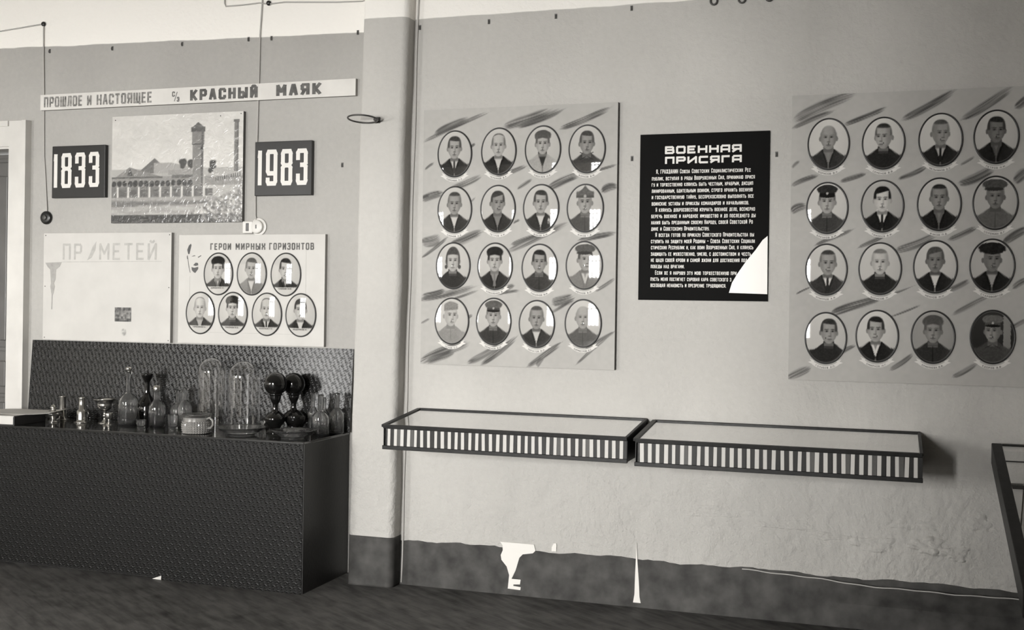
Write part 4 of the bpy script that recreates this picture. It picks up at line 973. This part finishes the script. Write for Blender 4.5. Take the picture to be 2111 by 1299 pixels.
# small hooks under the paint line
def hook(x, z, y, label):
    k = thing('wall_hook', label, 'hook', (x, y, z), 0, 'small iron hooks along the walls')
    box('plate', -.006, .006, -.003, -.0003, -.012, .012, M['hookgrey'], k, bevel=.001)
    tube('prong', [(0, -.002, .006), (0, -.009, .004), (0, -.011, -.004), (0, -.008, -.010)], .0025, M['hookgrey'], k, 6)
for (x, z), lb in zip(((-4.552, 2.803), (-4.129, 2.795), (-3.677, 2.793), (-3.266, 2.795), (-3.128, 2.792), (-2.625, 2.792)), ('first small hook from the left under the white band', 'second small hook from the left under the white band', 'third small hook from the left under the white band', 'small hook just left of the vertical cable under the white band', 'small hook just right of the vertical cable under the white band', 'small hook just left of the pilaster top')):
    hook(x, z - .010, .12, lb)
hook(-2.703, 2.102, .12, 'small lone hook right of the 1983 plate')
for (x, z), lb in zip(((-2.228, 2.755), (-1.867, 2.761), (-1.530, 2.765), (-1.164, 2.779), (-1.152, 2.08), (-.495, 2.082)), ('small hook just right of the pilaster top', 'second hook right of the pilaster near the white band', 'third hook right of the pilaster near the white band', 'dark hook at the picture top above the poster', 'small hook beside the left edge of the black poster', 'small hook beside the right edge of the black poster')):
    hook(x, z, 0, lb)
for x, lb in ((-.783, 'leftmost of three dark rings at the top of the wall'), (-.657, 'middle one of three dark rings at the top of the wall'), (-.536, 'rightmost of three dark rings at the top of the wall')):
    k = thing('hanging_ring', lb, 'ring', (x, 0, 2.785), 0, 'dark rings at the top of the wall')
    tube('ring', [(.015 * math.cos(a), -.008, .017 * math.sin(a)) for a in np.arange(20) * 2 * PI / 20], .0042, M['iron'], k, 8, True)
    tube('nail', [(0, .0, .016), (0, -.014, .017)], .003, M['iron'], k, 6)

# ------------------------------------------------------------------ wall-mounted display cases
LS = box_me('slat', -.5, .5, -.004, 0, 0, 1)
def display_case(x0, x1, zt, zf, zb, nl, label, seed, text=None):
    L_ = x1 - x0; dpt = .42
    c = thing('display_case', label, 'display case', ((x0 + x1) / 2, 0, zb), 0, 'slatted glass-topped cases on the wall')
    rs = random.Random(seed)
    hf = zf - zb; hb = zt - zb; x = L_ / 2
    box('base_board', -x, x, -dpt, -.001, 0, .012, M['dark'], c)
    box('bottom_rail', -x - .002, x + .002, -dpt - .010, -dpt + .006, -.004, .014, M['dark'], c, bevel=.002)
    box('front_board', -x + .004, x - .004, -dpt, -dpt + .008, .012, hf - .010, M['slatdark'], c)
    box('lining', -x + .012, x - .012, -dpt + .012, -.008, hf - .016, hf - .012, M['lining'], c)
    box('back_board', -x, x, -.010, -.001, .012, hb - .006, M['lining'], c)
    for s in (-1, 1):
        poly = bmesh.new()
        xs_ = (s * x, s * (x - .010))
        A = [poly.verts.new((xs_[0], y, z)) for y, z in ((-dpt, .012), (-.001, .012), (-.001, hb), (-dpt, hf))]; B_ = [poly.verts.new((xs_[1], y, z)) for y, z in ((-dpt, .012), (-.001, .012), (-.001, hb), (-dpt, hf))]
        poly.faces.new(A); poly.faces.new(B_[::-1])
        for i in range(4): poly.faces.new((A[i], A[(i + 1) % 4], B_[(i + 1) % 4], B_[i]))
        bmesh.ops.recalc_face_normals(poly, faces=poly.faces[:])
        obj('end_board', from_bm('end_board', poly), M['dark'], c)
    sl = math.atan2(hb - hf, dpt); ln = math.hypot(hb - hf, dpt)
    def on_top(name, xa, xb, ya, yb, za, zc, m, bev=0.0): return box(name, xa, xb, ya, yb, za, zc, m, c, bev, (0, -dpt, hf), (sl, 0, 0))
    on_top('front_rail', -x, x, -.008, .010, -.012, .004, M['dark'], .002)
    on_top('back_rail', -x, x, ln - .016, ln - .001, -.006, .006, M['dark'], .002)
    for s in (-1, 1): on_top('side_rail', s * x - .011, s * x + .011 if s < 0 else s * x + .002, 0, ln - .002, -.008, .005, M['dark'], .002)
    on_top('glass_top', -x + .010, x - .010, .008, ln - .012, -.003, .000, M['pane'])
    pitch = (L_ - .02) / nl
    for i in range(nl):
        wd = pitch * rs.uniform(.40, .50)
        xx = -x + .012 + pitch * (i + .5) + rs.uniform(-.0012, .0012)
        s = obj('slat', LS if i == 0 and seed == 1 else LS.copy() if False else LS, None, c, (xx, -dpt - .001, .014), (0, rs.uniform(-.02, .02), 0)); s.scale = (wd, 1, hf - .028)
        s2 = obj('slat', LS, None, c, (xx + pitch * .48, -dpt, .014), (0, rs.uniform(-.015, .015), 0)); s2.scale = (pitch - wd - .0015, .7, hf - .028)
        for q, mm in ((s, M['slatlight']), (s2, M['slatgrey'] if rs.random() < .16 else M['slatdark'])):
            if not LS.materials: LS.materials.append(M['slatlight'])
            q.material_slots[0].link = 'OBJECT'; q.material_slots[0].material = mm
    if text:
        tb = lettering('title_paper', text, 0, M['inkpale'], c)
        tb.rotation_euler = (-PI / 2, 0, 0); tb.location = (0, -dpt + .20, hf - .0114)
    return c
display_case(-2.202, -1.062, .872, .831, .727, 34, 'slatted wall case with glass top, the left of the pair', 1, [('СОВЕТСКАЯ', -.20, 0, .05, .026, .006, .006), ('НАША', .12, 0, .05, .026, .006, .006), ('АРМИЯ', .28, 0, .05, .026, .006, .006)])
display_case(-1.027, .127, .868, .826, .718, 33, 'slatted wall case with glass top, the right of the pair', 2)

# ------------------------------------------------------------------ glazed show table at the right edge
t = thing('show_table', 'dark framed sloping glass show table at the lower right edge', 'show table', (.406, -.05, 0))
TL, TW, SLP = 1.25, 1.10, .262
tr_ = dict(loc=(0, 0, .845), rot=(0, 0, 0))
def sl_box(name, x0, x1, y0, y1, z0, z1, m, bev=.003):
    me = box_me(name, x0, x1, y0, y1, z0, z1, bev)
    for v in me.vertices: v.co.z += SLP * v.co.y          # sloping down towards the room
    return obj(name, me, m, t, (0, 0, .845))
sl_box('side_rail', 0, .040, -TL, 0, -.085, 0, M['dark']); sl_box('side_rail', TW - .040, TW, -TL, 0, -.085, 0, M['dark'])
sl_box('back_rail', .040, TW - .040, -.02, 0, -.085, 0, M['dark']); sl_box('front_rail', .040, TW - .040, -TL, -TL + .04, -.085, 0, M['dark'])
sl_box('crossbar', .040, TW - .040, -.19, -.178, -.012, -.002, M['dark'], .001); sl_box('crossbar', .040, TW - .040, -.455, -.420, -.02, -.002, M['dark'])
sl_box('bed', .040, TW - .040, -TL + .04, -.02, -.080, -.070, M['tabletop'])
sl_box('glass', .040, TW - .040, -TL + .04, -.02, -.006, -.003, M['pane'], 0)
sl_box('edge_highlight', .045, TW - .05, -.055, -.030, -.010, -.007, M['paper'], 0)  # highlight on the glass edge, modelled as a white strip
for x, y in ((.28, -.10), (TW - .10, -.10), (.30, -TL + .12), (TW - .10, -TL + .12)):
    box('leg', x - .025, x + .025, y - .025, y + .025, 0, .845 + SLP * y - .08, M['dark'], t, .003)

# ------------------------------------------------------------------ cabinet under the bottles, and its backing
CX0, CX1, CY0, CY1, CH = -5.30, -2.640, -.362, .114, .725
cb = thing('oilcloth_cabinet', 'long low cabinet covered in dark embossed oilcloth', 'cabinet', (-3.97, -.12, 0))
ox, oy = -3.97, -.12
def cbox(name, x0, x1, y0, y1, z0, z1, m, bev=0.0): return box(name, x0 - ox, x1 - ox, y0 - oy, y1 - oy, z0, z1, m, cb, bev)
cbox('carcass', CX0 + .02, CX1 - .02, CY0 + .02, CY1, .005, CH - .02, M['leatherside'])
cbox('front_panel', CX0, -3.421, CY0, CY0 + .018, .012, CH - .012, M['leather']); cbox('front_panel', -3.418, CX1 - .004, CY0 - .003, CY0 + .018, .0, CH - .012, M['leather'])
cbox('side_panel', CX1 - .018, CX1, CY0 + .002, CY1, .0, CH - .012, M['leatherside']); cbox('top', CX0, CX1 + .003, CY0 - .006, CY1, CH - .012, CH, M['top'], .003)
poly_slab('torn_scrap', [(-3.475 - ox, .002), (-3.423 - ox, .001), (-3.422 - ox, .022)], CY0 - .0045 - oy, CY0 - .001 - oy, M['paper'], cb)
bk = tag(box('oilcloth_backing', -1.008, 1.008, -.005, 0, 0, .428, M['leatherback'], None, 0, (-3.628, .084, .7255), (-.075, 0, 0)), 'dark embossed oilcloth sheet on the wall behind the bottles', 'wall covering')

# ------------------------------------------------------------------ things standing on the cabinet
ZT = CH
def bottle_prof(h, r, neck=.28, nr=.35, lip=1.25, wall=.004, base_in=.006):
    """hollow bottle: outside up, over the lip, inside down"""
    nr_ = r * nr; zs = h * (1 - neck) * .80; zn = h * (1 - neck)
    o = [(0, .0), (r * .86, 0), (r * .98, .004), (r, .012), (r, zs * .55), (r, zs * .9)] + smooth_prof([(r, zs * .9), (r * .93, zs), (r * .62, (zs + zn) / 2 + .004), (nr_ * 1.06, zn), (nr_, zn + .01)], 4)[1:] + [(nr_, h * .94), (nr_ * lip, h * .945), (nr_ * lip, h * .995), (nr_ * .95, h)]
    i = [(max(.001, nr_ - wall), h - .001), (max(.001, nr_ - wall), zn + .01), (max(.002, r * .62 - wall), (zs + zn) / 2), (r - wall, zs * .88), (r - wall, .014), (r * .5, .008), (0, .007)]
    return o + i
def one(name, label, cat, x, y, parts, group=None, rz=0.0):
    k = thing(name, label, cat, (x, y, ZT), rz, group)
    for nm, prof, m in parts: lathe(nm, prof, m, k, seg=36)
    return k
# book and papers at the left end
bkx = thing('thick_book', 'thick book with pale page edges at the left end of the cabinet', 'book', (-4.50, -.262, ZT), .06)
box('pages', -.19, .165, -.125, .115, .006, .044, M['paper'], bkx)
box('cover', -.195, .17, -.13, .12, .0, .006, M['blackedge'], bkx, .001); box('cover', -.195, .17, -.13, .12, .044, .050, M['paper'], bkx, .001)
box('spine', .165, .174, -.13, .12, .0, .050, M['blackedge'], bkx, .002)
pm = bmesh.new(); rows = []
for i in range(15):
    u_ = i / 14; x_ = -.20 + .40 * u_; z_ = .0012 + .020 * max(0, u_ - .45) ** 1.3 + .004 * math.sin(u_ * 6)
    rows.append([pm.verts.new((x_, -.13 + .01 * u_, z_ + .0)), pm.verts.new((x_ + .02, .12, z_ + .002))])
for a_, b_ in zip(rows[:-1], rows[1:]): pm.faces.new((a_[0], b_[0], b_[1], a_[1]))
pme = from_bm('paper_sheet', pm)
ps = tag(obj('paper_sheet', pme, M['paper'], None, (-4.44, -.20, ZT + .0505), (0, 0, .35)), 'loose curled white sheet lying on the thick book', 'paper')
so_ = ps.modifiers.new('t', 'SOLIDIFY'); so_.thickness = .0012
# metal pieces
one('lamp_burner', 'squat pewter lamp burner beside the book', 'burner', -4.275, -.14, [('foot', [(0, 0), (.034, 0), (.034, .004), (.018, .010), (.014, .020)], M['pewter']), ('bowl', smooth_prof([(.012, .018), (.026, .026), (.040, .040), (.042, .048), (.030, .058), (.014, .064), (.012, .072), (.016, .078), (.010, .090), (0, .095)]), M['pewter'])])
one('shell_case', 'tall pewter cylinder on a flared foot behind the burner', 'cylinder', -4.308, -.025, [('body', [(0, 0), (.036, 0), (.036, .004), (.022, .010), (.018, .020), (.018, .122), (.022, .127), (.022, .130), (.017, .130), (.015, .022), (0, .020)], M['pewter'])])
k = one('chamber_stick', 'pewter candle holder with a round finger handle', 'candle holder', -4.122, -.10, [('body', [(0, 0), (.040, 0), (.042, .004), (.030, .008), (.028, .020), (.028, .060), (.024, .068), (.017, .072), (.017, .130), (.020, .136), (.014, .136), (.013, .075), (0, .070)], M['pewter'])])
tube('handle', [(.026, 0, .058), (.042, -.004, .066), (.050, -.006, .050), (.044, -.004, .032), (.027, 0, .026)], .0045, M['brassdark'], k, 8)
one('footed_bowl', 'shallow pewter bowl on a slender foot', 'bowl', -3.999, -.07, [('foot', smooth_prof([(0, 0), (.032, 0), (.033, .004), (.014, .012), (.008, .026), (.012, .040), (.008, .052), (.010, .066)]), M['pewter']), ('bowl', smooth_prof([(.010, .064), (.030, .076), (.040, .092), (.042, .110), (.056, .122), (.062, .128), (.060, .131), (.042, .120), (.036, .100), (.020, .082), (0, .078)]), M['pewter'])])
one('egg_cup', 'small pewter egg cup right of the footed bowl', 'cup', -3.925, -.13, [('body', smooth_prof([(0, 0), (.020, 0), (.020, .003), (.008, .012), (.007, .022), (.018, .034), (.021, .050), (.020, .062), (.017, .060), (.014, .040), (0, .030)]), M['pewter'])])
# bottles
one('bottle', 'tallest clear bottle with stopper, long neck and sloping shoulders', 'bottle', -3.828, -.10, [('body', bottle_prof(.285, .052, .40, .26), M['glass']), ('stopper', smooth_prof([(0, .276), (.009, .278), (.009, .288), (.016, .292), (.017, .302), (.010, .308), (0, .309)]), M['pewter'])])
one('decanter', 'black glass decanter with long neck and flared lip between clear bottles', 'decanter', -3.800, .022, [('body', smooth_prof([(0, 0), (.040, 0), (.044, .004), (.050, .03), (.052, .07), (.046, .11), (.028, .14), (.016, .16), (.014, .20), (.015, .225), (.026, .245), (.032, .262), (.028, .268), (.012, .262), (.010, .20), (.012, .15)]), M['darkglass'])])
one('salt_cellar', 'tiny clear glass cup in front of the bottles', 'cup', -3.662, -.215, [('body', smooth_prof([(0, 0), (.020, 0), (.022, .003), (.020, .010), (.024, .022), (.025, .044), (.022, .044), (.019, .022), (.012, .012), (0, .010)]), M['glass'])])
one('bottle', 'clear bottle with short capped neck right of the black decanter', 'bottle', -3.650, -.10, [('body', bottle_prof(.200, .043, .30, .42), M['glass']), ('cap', [(0, .190), (.020, .190), (.021, .194), (.020, .214), (.017, .217), (0, .218)], M['pewter'])])
one('bottle', 'clear bottle with conical shoulders left of the pressed glass mug', 'bottle', -3.566, -.035, [('body', bottle_prof(.192, .041, .36, .30), M['glass'])])
one('shot_glass', 'low clear tumbler before the conical bottle', 'glass', -3.505, -.165, [('body', smooth_prof([(0, 0), (.020, 0), (.022, .003), (.024, .02), (.028, .070), (.028, .074), (.025, .073), (.021, .020), (.010, .012), (0, .011)]), M['glass'])])
one('bottle', 'clear round-shouldered bottle behind the pressed glass mug', 'bottle', -3.492, -.085, [('body', bottle_prof(.210, .038, .30, .38), M['glass'])])
# pressed glass mug
k = thing('mug', 'squat pressed glass mug with diamond pattern and round handle', 'mug', (-3.300, -.262, ZT), -.15)
bm = bmesh.new(); nseg, nrow = 34, 8; rings = []
for j in range(nrow + 1):
    z = .002 + .080 * j / nrow; base_r = .064 + .008 * math.sin(PI * min(1, z / .07)) if z < .07 else .066
    rings.append([bm.verts.new(((base_r) * math.cos(2 * PI * i / nseg), (base_r) * math.sin(2 * PI * i / nseg), z)) for i in range(nseg)])
rings.append([bm.verts.new((.058 * math.cos(2 * PI * i / nseg), .058 * math.sin(2 * PI * i / nseg), .081)) for i in range(nseg)])
rings.append([bm.verts.new((.056 * math.cos(2 * PI * i / nseg), .056 * math.sin(2 * PI * i / nseg), .012)) for i in range(nseg)])
for a_, b_ in zip(rings[:-1], rings[1:]):
    for i in range(nseg): bm.faces.new((a_[i], a_[(i + 1) % nseg], b_[(i + 1) % nseg], b_[i]))
bmesh.ops.recalc_face_normals(bm, faces=bm.faces[:])
bmesh.ops.poke(bm, faces=[f for f in bm.faces if f.calc_center_median().z < .066 and f.calc_center_median().xy.length > .061], offset=.0055)
bm.faces.new(rings[0][::-1]); bm.faces.new(rings[-1])
obj('cup', from_bm('cup', bm), M['rough_glass'], k)
tube('handle', [(.062, 0, .074), (.084, 0, .082), (.104, 0, .070), (.106, 0, .048), (.092, 0, .032), (.064, 0, .028)], .006, M['rough_glass'], k, 10)
lathe('rim', smooth_prof([(.066, .081), (.070, .086), (.074, .096), (.071, .096), (.062, .086)]), M['crystal'], k, seg=40)
# glass domes
def dome(label, x, y, h, r):
    o = [(r, .0), (r, h - r)] + [(r * math.cos(a), h - r + r * math.sin(a)) for a in np.linspace(.12, PI / 2, 10)]
    o[-1] = (0, h)
    ri = r - .0022
    i = [(0, h - .0022)] + [(ri * math.cos(a), h - r + ri * math.sin(a)) for a in np.linspace(PI / 2, .12, 10)][1:] + [(ri, h - r), (ri, 0), (r, 0)]
    k = thing('glass_dome', label, 'glass dome', (x, y, ZT), 0, 'tall clear glass domes')
    lathe('bell', o, M['domeglass'], k, seg=48)
    return k
dome('tall clear glass dome directly behind the pressed glass mug', -3.378, -.01, .366, .074)
dome('tall clear glass dome behind the shallow plate', -3.185, -.012, .355, .083)
one('plate', 'shallow clear glass plate in front of the second dome', 'plate', -3.060, -.235, [('body', smooth_prof([(0, .002), (.060, .000), (.066, .004), (.090, .018), (.118, .036), (.121, .040), (.117, .041), (.088, .024), (.062, .010), (0, .008)]), M['crystal'])])
one('perfume_bottle', 'tiny clear bottle between the plate and the black globes', 'bottle', -3.000, -.135, [('body', smooth_prof([(0, 0), (.015, 0), (.017, .004), (.015, .022), (.008, .036), (.007, .046), (.012, .054), (.012, .064), (0, .067)]), M['glass'])])
# black globe vases
def globe(label, x, y, h, r):
    b_ = [(0, 0), (.040, 0), (.044, .004), (.040, .012), (.030, .022), (.034, .036), (.050, .060), (.052, .080), (.036, .100), (.018, .112), (.014, .130), (.016, .150), (.026, .170)]
    zc = h - r
    gl_ = [(r * .50 * 1.0, zc - r * .86)] + [(r * math.cos(a), zc + r * math.sin(a)) for a in np.linspace(-.95, PI / 2, 16)]
    gl_[-1] = (0, h)
    b2 = [p for p in b_ if p[1] < zc - r * .9] + [(.028, zc - r * .95)]
    k = thing('globe_vase', label, 'vase', (x, y, ZT), 0, 'black glass vases with round globes')
    lathe('stem', smooth_prof(b2), M['darkglass'], k, seg=36)
    lathe('globe', gl_, M['darkglass'], k, seg=40)
    lathe('collar', smooth_prof([(.018, zc - r * 1.12), (.030, zc - r * 1.0), (.034, zc - r * .86), (.028, zc - r * .80)]), M['darkglass'], k, seg=36)
globe('black glass vase with glossy round globe in front', -2.954, -.090, .308, .059)
globe('black glass vase with round globe, half hidden behind the front globe', -2.914, .026, .300, .057)
one('black_bowl', 'small black glass bowl on a foot right of the black vases', 'bowl', -2.842, -.078, [('body', smooth_prof([(0, 0), (.026, 0), (.028, .004), (.010, .014), (.008, .030), (.026, .046), (.042, .064), (.046, .088), (.043, .088), (.036, .066), (.020, .052), (0, .048)]), M['darkglass'])])
one('dish', 'low crystal dish with wavy edge at the front corner', 'dish', -2.768, -.242, [('body', smooth_prof([(0, .002), (.050, .0), (.056, .004), (.074, .018), (.098, .032), (.104, .040), (.098, .041), (.070, .024), (.050, .011), (0, .009)]), M['crystal'])])
one('bottle', 'first small clear bottle right of the black vases', 'bottle', -2.785, -.008, [('body', bottle_prof(.205, .026, .34, .40), M['glass'])])
one('bottle', 'slim clear bottle, second in the row at the cabinet corner', 'bottle', -2.742, .036, [('body', bottle_prof(.180, .022, .34, .42), M['glass'])])
one('bottle', 'square-shouldered clear bottle, third in the row at the cabinet corner', 'bottle', -2.702, -.085, [('body', bottle_prof(.205, .045, .40, .30), M['glass'])])
one('bottle', 'last clear bottle, at the right end of the cabinet', 'bottle', -2.672, .035, [('body', bottle_prof(.205, .038, .36, .34), M['glass'])])
